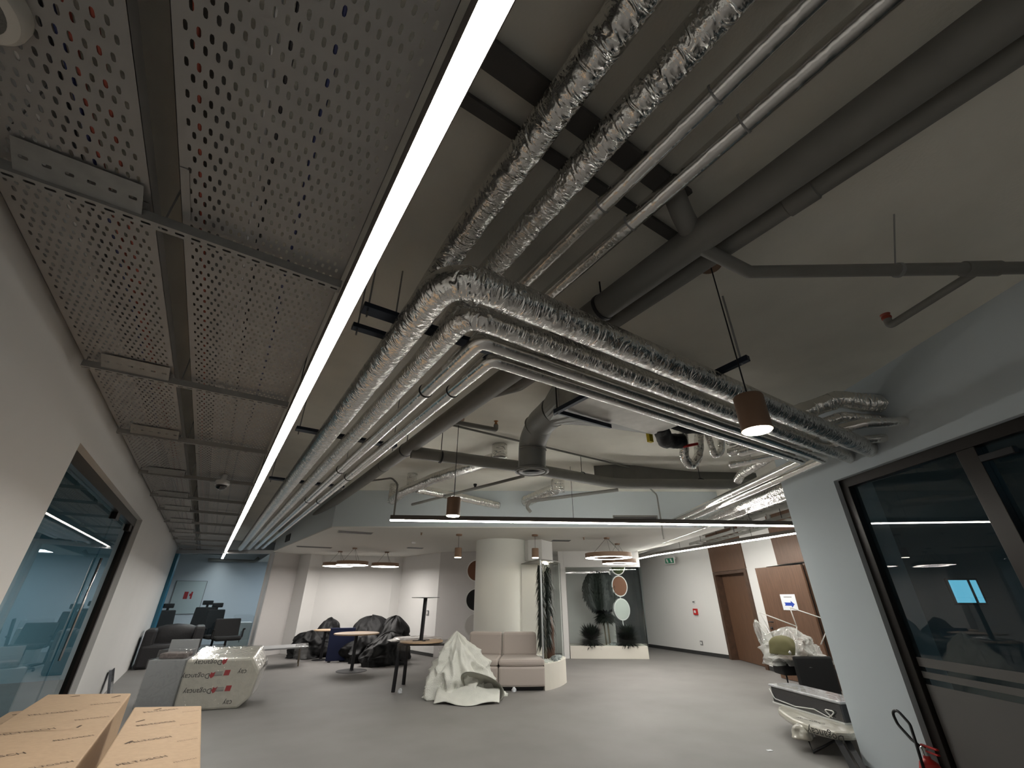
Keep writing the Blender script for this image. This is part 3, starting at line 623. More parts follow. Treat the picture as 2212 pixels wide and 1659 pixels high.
# supply duct: rectangular box, transition and round elbow with diffuser
t = thing('supply_duct', 'rectangular metal duct with a round grey elbow and ceiling diffuser', 'duct', (2.3,2.1,3.05))
put('box_section', MB().box((2.32,2.05,3.06), (3.62,2.72,3.40)), 'ductbox', t, bevel=0.004)
tr = MB(); n = 24; cxy = V3(2.58,3.10,3.24)
rect = []; circ = []
for i in range(n):
    a = 2*math.pi*i/n; ca, sa = math.cos(a), math.sin(a); k = 1/max(abs(ca), abs(sa))
    rect.append(V3(2.97+0.65*ca*k, 2.72, 3.23+0.165*sa*k)); circ.append(cxy + V3(0.157*ca, 0, 0.157*sa))
tr.add(rect+circ, [(i,(i+1)%n,n+(i+1)%n,n+i) for i in range(n)])
put('transition', tr, 'greyduct', t)
dl = V3(2.72,3.72,2.745)
el = put('round_elbow', MB().tube([cxy, V3(2.64,3.42,3.22), V3(2.72,3.70,3.1), V3(2.72,3.72,2.77)], 0.155, 32, fil=0.16), 'greyduct', t, smooth='auto')
for q, ax in ((cxy+V3(0.02,0.06,0), (0.25,1,0)), (V3(2.655,3.5,3.2), (0.2,1,-0.35)), (V3(2.715,3.69,3.0), (0,0.15,-1))):
    put('seam_band', MB().lathe(q, [(0.157,-0.006),(0.161,0),(0.157,0.006)], 32, ax), 'greypipe', el, smooth='auto')
df = put('diffuser', MB().lathe(dl, [(0.15,0.05),(0.19,0.02),(0.19,0.0),(0.175,-0.004),(0.16,0.02)], 36), 'greyduct', t, smooth='auto')
for r in (0.14, 0.105, 0.07, 0.035):
    put('diffuser_cone', MB().lathe(dl+V3(0,0,0.0), [(r,-0.002),(r+0.008,0.0),(r-0.012,0.03),(r-0.016,0.03)], 32), 'greyduct', df, smooth='auto')
for a, b in (((2.30,2.05,3.03),(2.30,2.78,3.03)), ((2.30,2.74,3.03),(3.0,2.74,3.03))):
    put('support_angle', MB().obox((V3(*a)+V3(*b))/2, (V3(*b)-V3(*a))/2, V3(0.02,0.02,0) if a[0] == b[0] else V3(0,0.012,0), V3(0,0,0.02)), 'bluesteel', t)
put('hanger_rod', MB().cyl((2.30,2.73,3.03), (2.30,2.73,CE), 0.007, 6), 'blacksteel', t)
put('hanger_rod', MB().cyl((2.30,2.30,3.03), (2.30,2.30,CE), 0.007, 6), 'blacksteel', t)
t = thing('valve_insulation', 'black insulated valve bundle with a yellow tag at the duct end', 'valve', (3.75,2.75,3.05))
put('body', MB().tube([(3.62,2.62,3.14),(3.9,2.78,3.06),(4.15,2.74,3.1)], 0.085, 18, fil=0.1, ds=0.03, wob=0.15, seed=3), 'blackcloth', t, smooth=True)
put('body', MB().tube([(3.7,2.6,3.2),(4.0,2.55,3.16),(4.3,2.5,3.2)], 0.06, 16, fil=0.1, ds=0.03, wob=0.15, seed=5), 'blackcloth', t, smooth=True)
put('tag', MB().box((3.66,2.80,3.02), (3.72,2.84,3.12)), 'yellow', t)
put('red_handle', MB().tube([(4.12,2.72,3.02),(4.26,2.62,3.05)], 0.016, 10), 'red', t, smooth=True)
tag(put('foil_hose', MB().tube([(4.25,2.75,3.3),(4.30,2.85,2.95),(4.42,2.86,2.86),(4.52,2.80,3.0),(4.55,2.75,3.28)], 0.05, 18, fil=0.1, ds=0.02, wob=0.2, seed=9), 'foilC', smooth=True), 'crumpled foil hose looping down beside the black valve bundle', 'hose')
tag(put('foil_hose', MB().tube([(4.6,2.68,3.3),(4.68,2.7,3.0),(4.78,2.66,3.05),(4.8,2.62,3.3)], 0.04, 16, fil=0.1, ds=0.02, wob=0.18, seed=11), 'foilC', smooth=True), 'smaller foil hose loop hanging next to the crumpled one', 'hose')
# curved dark bulkhead and soffit grilles
arc = [V3(4.9+0.0,4.95,0), V3(5.1,4.72,0), V3(5.45,4.55,0), V3(5.9,4.45,0), V3(6.6,4.25,0), V3(7.6,3.7,0)]
mb = MB()
for a, b in zip(arc, arc[1:]): mb.wall(a, b, 3.2, CE-0.002, 0.12)
tag(put('curved_bulkhead', mb, 'greypipe'), 'curved dark bulkhead under the slab behind the grey pipe', 'bulkhead')
sd = (Vector(A[1])-Vector(A[0])).normalized(); sn = Vector((sd.y, -sd.x)); sn = sn if sn.y < 0 else -sn
t = thing('air_grille', 'dark slatted air grille in the soffit face above the strip', 'grille', (*(Vector(A[0])+sd*6.05+sn*0.02), 2.95))
gc = Vector(A[0])+sd*6.05+sn*0.012; g3 = V3(gc.x, gc.y, 2.88); s3 = V3(sd.x, sd.y, 0); n3 = V3(sn.x, sn.y, 0)
put('frame', MB().obox(g3+V3(0,0,0.075), s3*0.45, n3*0.012, V3(0,0,0.012)).obox(g3-V3(0,0,0.075), s3*0.45, n3*0.012, V3(0,0,0.012)).obox(g3+s3*0.44, s3*0.012, n3*0.012, V3(0,0,0.08)).obox(g3-s3*0.44, s3*0.012, n3*0.012, V3(0,0,0.08)), 'greypipe', t)
put('backing', MB().obox(g3-n3*0.008, s3*0.43, n3*0.003, V3(0,0,0.07)), 'blacksteel', t)
for k in range(6): put('slat', MB().obox(g3+V3(0,0,-0.055+k*0.022), s3*0.43, n3*0.006, V3(0,0,0.004)), 'greypipe', t)
def slot(label, x, y, dx, dy, ang=0.0):
    t = thing('air_diffuser', label, 'diffuser', (x, y, SOF), 'dark slot diffusers in the soffit')
    c, s = math.cos(ang), math.sin(ang); ex, ey = V3(c,s,0), V3(-s,c,0)
    put('frame', MB().obox((x,y,SOF-0.006), ex*dx, ey*dy, V3(0,0,0.006)), 'greyduct', t)
    for k in range(4): put('slot', MB().obox(V3(x,y,SOF-0.0135)+ey*(-dy*0.75+k*dy*0.5), ex*dx*0.95, ey*dy*0.2, V3(0,0,0.0015)), 'blacksteel', t)
slot('largest dark slot diffuser in the soffit, near its front corner', 2.35, 9.6, 0.35, 0.13, -0.15)
slot('narrow dark slot diffuser in the soffit near the alcove wall', 2.2, 13.2, 0.45, 0.1, -0.1)
slot('small dark slot diffuser in the soffit left of the round column', 4.6, 11.9, 0.22, 0.1, -0.2)
slot('dark slot diffuser in the soffit above the glazed plant bed', 6.9, 8.3, 0.22, 0.12, -0.5)
lf = (Vector(A[6])-Vector(A[0])).normalized(); ln = Vector((-lf.y, lf.x)); ln = ln if ln.x < 0 else -ln
q = Vector(A[0])+lf*4.3+ln*0.01
tag(put('wall_vent', MB().obox((q.x,q.y,2.93), V3(lf.x,lf.y,0)*0.28, V3(ln.x,ln.y,0)*0.01, V3(0,0,0.09)), 'blacksteel'), 'small dark vent in the side face of the soffit', 'vent')
t = thing('smoke_detector', 'white smoke detector under the soffit of the alcove', 'detector', (4.05,10.6,SOF))
put('body', MB().lathe((4.05,10.6,SOF-0.045), [(0.03,0),(0.05,0.01),(0.055,0.045)], 24), 'white', t, smooth='auto')
for (x, y, lab) in ((3.55,8.9,'small sprinkler head in the soffit, left of the nearer pendant'), (7.0,7.6,'small sprinkler head in the soffit near the big ring lamp')):
    tag(put('ceiling_sprinkler', MB().lathe((x,y,SOF-0.05), [(0.014,0),(0.018,0.01),(0.008,0.02),(0.025,0.048),(0.025,0.05)], 12), 'pend', smooth='auto'), lab, 'sprinkler')

# speaker, dome camera
t = thing('ceiling_speaker', 'round white speaker cut off by the upper left corner of the view', 'speaker', (-0.84,1.13,TZ))
put('rim', MB().lathe((-0.855,1.12,TZ-0.045), [(0.085,0.0),(0.105,0.004),(0.115,0.02),(0.115,0.045)], 40), 'speaker', t, smooth='auto')
put('grille', MB().lathe((-0.855,1.12,TZ-0.05), [(0.05,0.0),(0.082,0.004),(0.084,0.01)], 40), 'grille', t, smooth='auto')
t = thing('dome_camera', 'white dome camera under the trays beside the strip', 'camera', (-0.15,6.2,TZ))
put('base', MB().lathe((-0.155,6.15,2.70), [(0.075,0),(0.08,0.02),(0.07,0.057)], 28), 'white', t, smooth='auto')
put('dome', MB().lathe((-0.155,6.15,2.645), [(0.012,0),(0.035,0.008),(0.055,0.025),(0.062,0.055)], 28), 'dome', t, smooth=True)
put('mount', MB().cyl((-0.155,6.15,2.757), (-0.155,6.15,TZ), 0.03, 16), 'white', t, smooth='auto')
# services above the corridor of doors
for i, (r, z, w_, lab) in enumerate([(4.75,2.98,0.30,'dark ladder tray over the doors corridor, nearer the soffit'), (5.35,2.86,0.40,'dark ladder tray over the doors corridor, nearer the doors')]):
    t = thing('ladder_tray', lab, 'cable tray', P(5.8,r,z), 'ladder trays over the doors corridor')
    for s_ in (-1, 1): put('side_rail', MB().obox(P(9.3,r+s_*w_/2,z), D*3.6, R*0.006, V3(0,0,0.035)), 'greypipe', t)
    for k in range(20): put('rung', MB().obox(P(5.9+k*0.36,r,z), D*0.012, R*w_/2, V3(0,0,0.008)), 'greypipe', t)
    for k in range(4):
        for s_ in (-1, 1): put('hanger_rod', MB().cyl(P(6.3+k*1.9,r+s_*(w_/2+0.03),z-0.03), P(6.3+k*1.9,r+s_*(w_/2+0.03),CE), 0.006, 6), 'blacksteel', t)
for i, (r, z, rad, lab) in enumerate([(4.4,3.2,0.06,'dark pipe over the doors corridor, nearest the foil bundle'), (5.05,3.22,0.045,'dark pipe over the doors corridor between the ladder trays'), (5.65,3.15,0.05,'dark pipe over the doors corridor along the doors')]):
    t = thing('dark_pipe', lab, 'pipe', P(5.6,r,z), 'dark pipes over the doors corridor')
    put('pipe', MB().cyl(P(5.6,r,z), P(13.0,r,z), rad, 16), 'greypipe', t, smooth='auto')
    for k in range(3): put('drop', MB().cyl(P(7.2+k*1.7+0.3*i,r,z-0.17), P(7.2+k*1.7+0.3*i,r,z), 0.05, 12), 'greypipe', t, smooth='auto')
t = thing('pipe_strut', 'dark slotted strut on a rod beside the glowing pendant', 'bracket', (2.6,1.3,2.94))
put('channel', MB().obox((2.62,1.29,2.905), V3(0.012,0.17,0), V3(0.02,0,0), V3(0,0,0.02)), 'bluesteel', t, bevel=0.003)
put('threaded_rod', MB().cyl((2.61,1.17,2.88), (2.61,1.17,CE), 0.007, 8), 'strut', t)
t = thing('far_pipe', 'dark pipe with a bent end high on the far bluish wall', 'pipe', (-0.1,20.1,2.75))
put('pipe', MB().tube([(-0.2,20.1,2.72),(1.3,20.1,2.72),(1.42,20.1,2.86)], 0.055, 14, fil=0.1), 'greypipe', t, smooth='auto')

# ================================================================== foreground boxes
def carton(name, label, x0, x1, y0, y1, zl, zr, texts, marks, seam=None):
    t = thing(name, label, 'box', ((x0+x1)/2, (y0+y1)/2, 0), 'long cardboard cartons in the foreground')
    zt = lambda x: zl + (zr-zl)*(x-x0)/(x1-x0)
    mb = MB().add([(x0,y0,0),(x1,y0,0),(x1,y1,0),(x0,y1,0),(x0,y0,zl),(x1,y0,zr),(x1,y1,zr),(x0,y1,zl)], [(0,3,2,1),(4,5,6,7),(0,1,5,4),(1,2,6,5),(2,3,7,6),(3,0,4,7)])
    put('shell', mb, 'card', t, bevel=0.008)
    for (x, y, s, a) in texts:
        sl = (zr-zl)/(x1-x0); ex = V3(math.cos(a), math.sin(a), sl*math.cos(a)); ey = V3(-math.sin(a), math.cos(a), -sl*math.sin(a))
        text('printed_name', 'PELTOSCH', s*1.15, 'cardink', t, (x, y, zt(x)+0.0015), ex, ey)
    for (x, y, l, a) in marks:
        put('scuff_mark', MB().obox((x,y,zt(x)+0.0008), V3(math.cos(a),math.sin(a),0)*l, V3(-math.sin(a),math.cos(a),0)*0.006, V3(0,0,0.0008)), 'cardink', t)
    if seam: put('seam_tape', MB().add([(x0+0.005,seam-0.006,zl+0.0012),(x1-0.005,seam-0.006,zr+0.0012),(x1-0.005,seam+0.006,zr+0.0012),(x0+0.005,seam+0.006,zl+0.0012)], [(0,1,2,3)]), 'card', t)
    return t
a_ = 0.50
carton('carton', 'widest cardboard carton in front, between the glass door and its neighbour', -0.885, -0.325, 2.6, 5.72, 0.772, 0.728,
       [(-0.72+0.01*k, 3.25+0.56*k, 0.050, a_) for k in range(4)] + [(-0.44, 3.05+0.55*k, 0.036, a_) for k in range(5)],
       [(-0.42,5.55,0.05,0.9),(-0.47,4.46,0.03,1.4),(-0.38,3.5,0.03,0.8),(-0.7,5.6,0.04,0.3)], 4.38)
carton('carton', 'narrower cardboard carton in front, beside the open floor', -0.225, 0.205, 2.5, 4.79, 0.765, 0.728,
       [(-0.05, 2.95+0.42*k, 0.042, a_) for k in range(5)] + [(0.135, 2.9+0.42*k, 0.021, a_) for k in range(5)],
       [(-0.15,4.3,0.035,0.8),(-0.15,3.75,0.03,1.1),(-0.12,3.1,0.045,0.9),(-0.08,4.68,0.03,0.6)], None)
carton('carton', 'cardboard carton mostly hidden at the lower left, against the glass', -1.022, -0.892, 2.9, 5.45, 0.715, 0.715,
       [(-0.957, 5.0, 0.022, a_), (-0.957,4.6,0.022,a_)], [(-0.95,5.3,0.02,0.5)])

# ================================================================== wrapped parcels
t = thing('wrapped_armchair', 'bulky parcel in printed foam and stretch film with red leaf marks', 'parcel', (0.5,9.2,0))
fx = lambda s, dpt: V3(0.03,9.05,0) + V3(0.955,-0.30,0)*s + V3(0.30,0.955,0)*dpt
prof = [(0.0,0.0),(0.84,0.0),(0.98,0.12),(1.04,0.44),(0.90,0.64),(0.0,0.64)]
mb = MB(); n = len(prof)
mb.add([fx(s,0)+V3(0,0,z) for (s,z) in prof] + [fx(s if s < 0.5 else s*0.97, 0.62)+V3(0,0,z*1.18) for (s,z) in prof], [tuple(reversed(range(n))), tuple(range(n,2*n))] + [(i,(i+1)%n,n+(i+1)%n,n+i) for i in range(n)])
put('foam_wrap', mb, 'foam', t, bevel=0.03)
ex, ez = V3(0.955,-0.30,0), V3(0,0,1); off = V3(-0.30,-0.955,0)*0.004
for (s, z, txt) in ((0.18,0.43,'Dogancay'), (0.26,0.24,'Dogancay'), (0.80,0.46,'cay'), (0.70,0.08,'cay'), (0.30,0.60,'Dogancay')):
    text('printed_name', txt, 0.095, 'inkblack', t, fx(s,0)+V3(0,0,z)+off, -ex, -ez)
    if txt != 'cay':
        c = fx(s,0)+V3(0,0,z)+off+ex*0.21
        put('leaf_mark', MB().add([c+ex*a+ez*b for a, b in ((-0.03,0.0),(0.0,-0.035),(0.035,-0.01),(0.045,0.05),(0.01,0.03),(-0.01,0.045))], [(0,1,2,3,4,5)]), 'inkred', t)
for (s, z) in ((0.55,0.46), (0.62,0.26)):
    c = fx(s,0)+V3(0,0,z)+off
    put('box_mark', MB().add([c+ex*a+ez*b for a, b in ((0,-0.035),(0.075,-0.035),(0.085,0.035),(0.01,0.035))], [(0,1,2,3)]), 'inkred', t)
    put('box_mark', MB().add([c-off*0.3+ex*a+ez*b for a, b in ((0.015,-0.02),(0.05,-0.02),(0.05,0.025),(0.02,0.025))], [(0,1,2,3)]), 'foam', t)
    for k_ in (0.012, -0.006, -0.026): put('small_print', MB().obox(c-ex*0.07+ez*k_, ex*0.055, off*0.2, ez*(0.004 if k_ > -0.02 else 0.007)), 'inkgrey', t)
put('stretch_film', MB().add([v+(v-V3(0.5,9.2,0.35))*0.03 + V3(0,0,0.004) for v in mb.v], mb.f), 'wrap', t, bevel=0.03)
t = thing('wrapped_cabinet', 'grey cabinet in clear film beside the printed foam parcel', 'parcel', (-0.2,9.6,0))
gx = lambda s, dpt: V3(-0.46,9.55,0) + V3(0.955,-0.42,0)*s + V3(0.36,0.93,0)*dpt
def hexa(f, s0, s1, d0, d1, z0, z1): return [f(s0,d0)+V3(0,0,z0), f(s1,d0)+V3(0,0,z0), f(s1,d1)+V3(0,0,z0), f(s0,d1)+V3(0,0,z0), f(s0,d0)+V3(0,0,z1), f(s1,d0)+V3(0,0,z1), f(s1,d1)+V3(0,0,z1), f(s0,d1)+V3(0,0,z1)]
HF = [(0,3,2,1),(4,5,6,7),(0,1,5,4),(1,2,6,5),(2,3,7,6),(3,0,4,7)]
put('body', MB().add(hexa(gx,0,0.5,0,0.55,0,0.62), HF), 'greybox', t, bevel=0.006)
put('top_parcel', MB().add(hexa(gx,0.06,0.47,0.05,0.4,0.62,0.75), HF), 'wrap', t, bevel=0.02)
put('inner_parcel', MB().add(hexa(gx,0.08,0.44,0.08,0.36,0.622,0.70), HF), mat('brown_parcel', (0.13,0.10,0.09), 0.5, var=0.5, vscale=14, bump=0.6, bscale=25), t, bevel=0.02)
put('back_panel', MB().add(hexa(gx,0.03,0.44,0.46,0.50,0.62,0.86), HF), 'greybox', t, bevel=0.004)
put('stretch_film', MB().add(hexa(gx,-0.012,0.512,-0.012,0.56,0.005,0.635), HF), 'wrap', t, bevel=0.01)
tag(put('wrapped_parcel', MB().obox((-0.945,10.9,0.2), V3(0.018,0.0,0.0045), V3(0.0,0.16,0.0), V3(-0.05,0,0.2)), mat('film_covered_panel', (0.10,0.11,0.13), 0.15, coat=1.0, bump=1.0, bscale=16), bevel=0.005), 'small film-wrapped panel leaning on the left wall', 'parcel')

# ================================================================== far left room
t = thing('covered_armchair', 'charcoal covered armchair standing by the end of the left wall', 'armchair', (-0.35,14.9,0))
put('base', MB().box((-0.95,14.35,0.0), (0.22,15.3,0.48)), 'darkfabric', t, bevel=0.06)
put('backrest', lump((-0.37,15.12,0.3), (0.53,0.25,0.58), 3, folds=3, fold=0.03, sharp=7, noise_amp=0.06), 'darkfabric', t, smooth=True)
put('armrest', MB().box((0.02,14.4,0.35), (0.24,15.3,0.84)), 'darkfabric', t, bevel=0.05)
put('armrest', MB().box((-0.95,14.4,0.35), (-0.73,15.3,0.80)), 'darkfabric', t, bevel=0.05)
def office_chair(label, x, y, ang, hr=True, w=0.5, ht=1.28):
    t = thing('office_chair', label, 'chair', (x, y, 0), 'black office chairs at the corridor end')
    c, s = math.cos(ang), math.sin(ang); ex, ey = V3(c,s,0), V3(-s,c,0); o = V3(x,y,0)
    put('seat', MB().obox(o+V3(0,0,0.5), ex*w/2, ey*0.25, V3(0,0,0.05)), 'blackmesh', t, bevel=0.04)
    put('backrest', MB().obox(o+ey*0.27+V3(0,0,0.62+(ht-0.75)*0.45), ex*w/2, ey*0.03, V3(0,0,(ht-0.55)/2)+ey*0.06), 'blackmesh', t, bevel=0.03)
    if hr:
        put('headrest', MB().obox(o+ey*0.36+V3(0,0,ht+0.06), ex*0.14, ey*0.035, V3(0,0,0.06)), 'blackmesh', t, bevel=0.02)
        put('headrest_post', MB().obox(o+ey*0.37+V3(0,0,ht-0.03), ex*0.03, ey*0.012, V3(0,0,0.08)), 'blackmesh', t)
    for k in (-1, 1): put('armrest', MB().tube([o+ex*k*w/2+V3(0,0,0.48), o+ex*k*(w/2+0.05)+V3(0,0,0.52), o+ex*k*(w/2+0.05)+V3(0,0,0.7), o+ex*k*(w/2+0.05)-ey*0.12+V3(0,0,0.71)], 0.022, 8, fil=0.03), 'blackmesh', t, smooth=True)
    put('gas_lift', MB().cyl(o+V3(0,0,0.1), o+V3(0,0,0.46), 0.03, 12), 'blacksteel', t, smooth='auto')
    for k in range(5):
        q = o+V3(math.cos(k*1.2566+ang)*0.3, math.sin(k*1.2566+ang)*0.3, 0.06)
        lg = put('leg', MB().obox((o+V3(0,0,0.09)+q)/2, (q-o-V3(0,0,0.09))/2, V3(-math.sin(k*1.2566+ang),math.cos(k*1.2566+ang),0)*0.02, V3(0,0,0.015)), 'blacksteel', t)
        put('castor', MB().cyl(q+V3(0,0,-0.03)-V3(0.02,0,0), q+V3(0,0,-0.03)+V3(0.02,0,0), 0.03, 10), 'blacksteel', lg, smooth='auto')
    return t
office_chair('black office chair with headrest nearest the blue glass edge', -0.62, 17.0, 0.5, True, 0.44, 1.20)
office_chair('taller black office chair leaning before the glass board', 0.02, 16.6, -0.4, True, 0.55, 1.28)
office_chair('black office chair with headrest to the right of the tall one', 0.52, 16.05, 0.3, True, 0.46, 1.22)
office_chair('wide black office chair without headrest beside the wrapped cabinet', 0.80, 15.25, 0.15, False, 0.62, 1.0)
t = thing('wrapped_drawer_unit', 'white drawer unit in crumpled film at the corridor end', 'cabinet', (1.2,17.6,0))
put('body', MB().box((0.98,17.2,0), (1.5,17.8,0.78)), 'ivory', t, bevel=0.01)
put('film', MB().box((0.965,17.18,0.3), (1.515,17.82,0.98)), 'wrap', t, bevel=0.05)
put('handle', MB().box((1.24,17.17,0.25), (1.26,17.2,0.55)), 'inkgrey', t)
tag(put('leaning_panel', MB().obox((1.62,17.4,0.5), V3(0.02,0.0,0), V3(0.05,0.3,0), V3(0.06,0,0.5)), 'blackcloth', bevel=0.02), 'black panel leaning beside the wrapped drawer unit', 'panel')
tag(put('leaning_panel', MB().obox((1.62,16.6,0.42), V3(0.018,0.0,0), V3(0.03,0.2,0), V3(0.05,0,0.42)), mat('green_panel', (0.10,0.15,0.02), 0.7), bevel=0.01), 'narrow green panel behind the bright glass edge', 'panel')
t = thing('glass_board', 'glass whiteboard with red marks on the far wall', 'board', (-0.5,20.28,1.5))
put('panel', MB().box((-0.92,20.27,0.97), (-0.03,20.295,2.0)), 'boardglass', t, bevel=0.003)
put('edge', MB().box((-0.94,20.275,0.955), (-0.01,20.299,2.015)), 'inkgrey', t)
put('red_sheet', MB().box((-0.60,20.262,1.43), (-0.48,20.27,1.66)), 'inkred', t); put('red_sheet', MB().box((-0.44,20.262,1.52), (-0.40,20.27,1.6)), 'inkred', t); put('red_sheet', MB().box((-0.40,20.262,1.43), (-0.35,20.27,1.66)), 'inkred', t)
t = thing('wall_socket', 'grey double socket on the far wall beside the glass board', 'socket', (0.42,20.29,1.22))
put('plate', MB().box((0.34,20.285,1.16), (0.53,20.3,1.28)), 'inkgrey', t); put('insert', MB().box((0.37,20.28,1.18), (0.50,20.286,1.26)), 'white', t)

# ================================================================== alcove furniture
t = thing('wrapped_bench', 'low grey bench table in clear film by the corridor glass', 'bench', (1.9,13.3,0))
bt = [V3(1.24,12.70,0), V3(2.42,12.85,0), V3(2.55,13.65,0), V3(1.30,13.5,0)]
put('top', MB().prism(bt, 0.38, 0.415), mat('grey_bench', (0.34,0.345,0.355), 0.4), t, bevel=0.01)
put('film', MB().prism([(2.15,12.78),(2.47,12.82),(2.62,13.68),(2.3,13.66)], 0.16, 0.424), 'wrap', t, bevel=0.02)
put('film', MB().prism([(1.19,12.66),(1.34,12.68),(1.40,13.55),(1.25,13.53)], 0.12, 0.424), 'wrap', t, bevel=0.02)
for (x, y, dx) in ((1.42,12.85,-0.07), (2.30,12.95,0.03), (1.48,13.4,-0.07), (2.38,13.5,0.03)):
    put('leg', MB().cyl((x,y,0.38), (x+dx,y,0), 0.02, 10, 0.014), 'trunk', t, smooth='auto')
t = thing('felt_screen', 'upright navy felt screen behind the round oak table', 'screen', (3.3,13.2,0))
put('panel', MB().wall((3.02,13.30), (3.62,13.10), 0.02, 0.76, 0.06), 'navy', t, bevel=0.012)
put('foot', MB().wall((3.05,13.20), (3.12,13.18), 0, 0.02, 0.2), 'blacksteel', t); put('foot', MB().wall((3.5,13.06), (3.57,13.04), 0, 0.02, 0.2), 'blacksteel', t)
def round_table(label, x, y, z, r, base_r, m='oak', up=True):
    t = thing('round_table', label, 'table', (x, y, 0))
    put('tabletop', MB().lathe((x,y,z-0.028), [(r-0.01,0),(r,0.006),(r,0.022),(r-0.006,0.028)], 56), m, t, smooth='auto')
    put('column', MB().cyl((x,y,0.01), (x,y,z-0.028), 0.038, 20), 'blacksteel', t, smooth='auto')
    put('base', MB().lathe((x,y,0), [(base_r,0),(base_r,0.008),(base_r-0.03,0.012),(0.05,0.016),(0.042,0.03)], 48), 'blacksteel', t, smooth='auto')
    return t
round_table('round oak table on a black disc foot in the open floor', 3.22, 11.5, 0.745, 0.51, 0.335)
round_table('small round oak table mostly hidden behind the navy screen', 3.02, 13.85, 0.70, 0.3, 0.22)
for (c, sz, sd_, lab, ln_) in (((2.95,14.75,0),(0.55,0.45,0.62),1.0,'low black covered chair at the left of the alcove',(-0.1,0)), ((3.3,14.95,0),(0.36,0.35,0.92),5.2,'upright black covered chair behind the navy screen',(0.05,0)),
    ((4.25,14.35,0),(0.62,0.5,0.98),2.1,'tallest black covered chair against the alcove wall',(0.15,0)), ((3.95,13.1,0),(0.5,0.42,0.62),8.3,'black covered heap right of the round oak table',(0,0)),
    ((4.55,12.9,0),(0.45,0.4,0.98),3.7,'black covered chair with a peaked top near the alcove corner',(0.1,0.1)), ((4.15,12.15,0),(0.48,0.38,0.68),6.6,'nearest black covered heap behind the stacked tables',(0.1,0))):
    tag(put('covered_chair', lump(c, sz, sd_, 72, 40, lean=ln_, folds=6, fold=0.10, noise_amp=0.22, sharp=2.6, crease=0.10), 'blackcloth', smooth=True), lab, 'chair', 'black covered chairs in the alcove')
# stacked tables with the upside-down table
t = thing('tall_table', 'black legged table carrying a loose round top and an upturned table', 'table', (3.6,8.75,0))
put('tabletop', MB().prism([(3.18,8.62),(4.02,8.12),(4.45,8.85),(3.62,9.35)], 0.70, 0.735), 'blacksteel', t, bevel=0.004)
for (x, y, dx, dy) in ((3.24,8.66,-0.03,0.02), (4.02,8.22,0.0,-0.02), (4.36,8.85,0.02,0), (3.62,9.25,0,0.02)):
    put('leg', MB().obox((x+dx/2,y+dy/2,0.35), V3(0.02,0.012,0), V3(-0.012,0.02,0), V3(-dx/2,-dy/2,0.35)), 'blacksteel', t)
put('film', MB().prism([(3.17,8.62),(4.03,8.10),(4.47,8.86),(3.61,9.37)], 0.62, 0.742), 'wrap', t, bevel=0.01)
tag(put('bubble_wrap', lump((3.68,8.98,0.737), (0.46,0.33,0.075), 4.4, fold=0.05, folds=9, noise_amp=0.12, sharp=6), mat('bubble_film', (0.62,0.58,0.57), 0.15, coat=1.0, bump=1.0, bscale=45), smooth=True), 'crumpled shiny bubble wrap on the black legged table', 'wrapping')
tag(put('loose_tabletop', MB().lathe((3.60,8.52,0.748), [(0.385,0),(0.395,0.006),(0.395,0.02),(0.39,0.026)], 48), 'oak', smooth='auto'), 'round oak tabletop lying loose under the upturned table', 'tabletop')
t = thing('upturned_table', 'black pedestal table standing upside down on the loose oak top', 'table', (3.58,8.5,0.775))
put('mounting_cross', MB().box((3.42,8.48,0.775), (3.74,8.52,0.785)).box((3.56,8.34,0.775), (3.60,8.66,0.785)), 'blacksteel', t)
put('column', MB().cyl((3.58,8.5,0.785), (3.60,8.5,1.475), 0.036, 20), 'blacksteel', t, smooth='auto')
put('base', MB().lathe((3.60,8.5,1.475), [(0.05,0),(0.255,0.006),(0.265,0.010),(0.265,0.015)], 44), 'blacksteel', t, smooth='auto')
for i, (x, y, lab) in enumerate(((3.29,8.55,'crumpled white paper ball by the leg of the black table'), (5.02,7.55,'crumpled white paper ball in front of the sofa'))):
    tag(put('paper_ball', lump((x,y,0), (0.035,0.03,0.07), i*3.3, 16, 10, fold=0.12, folds=4, noise_amp=0.25), 'paper', smooth=False), lab, 'litter')
tag(put('paper_scrap', MB().prism([(5.55,3.35),(5.61,3.33),(5.63,3.37),(5.57,3.39)], 0.001, 0.004), 'paper'), 'tiny white scrap on the floor before the right wall', 'litter')

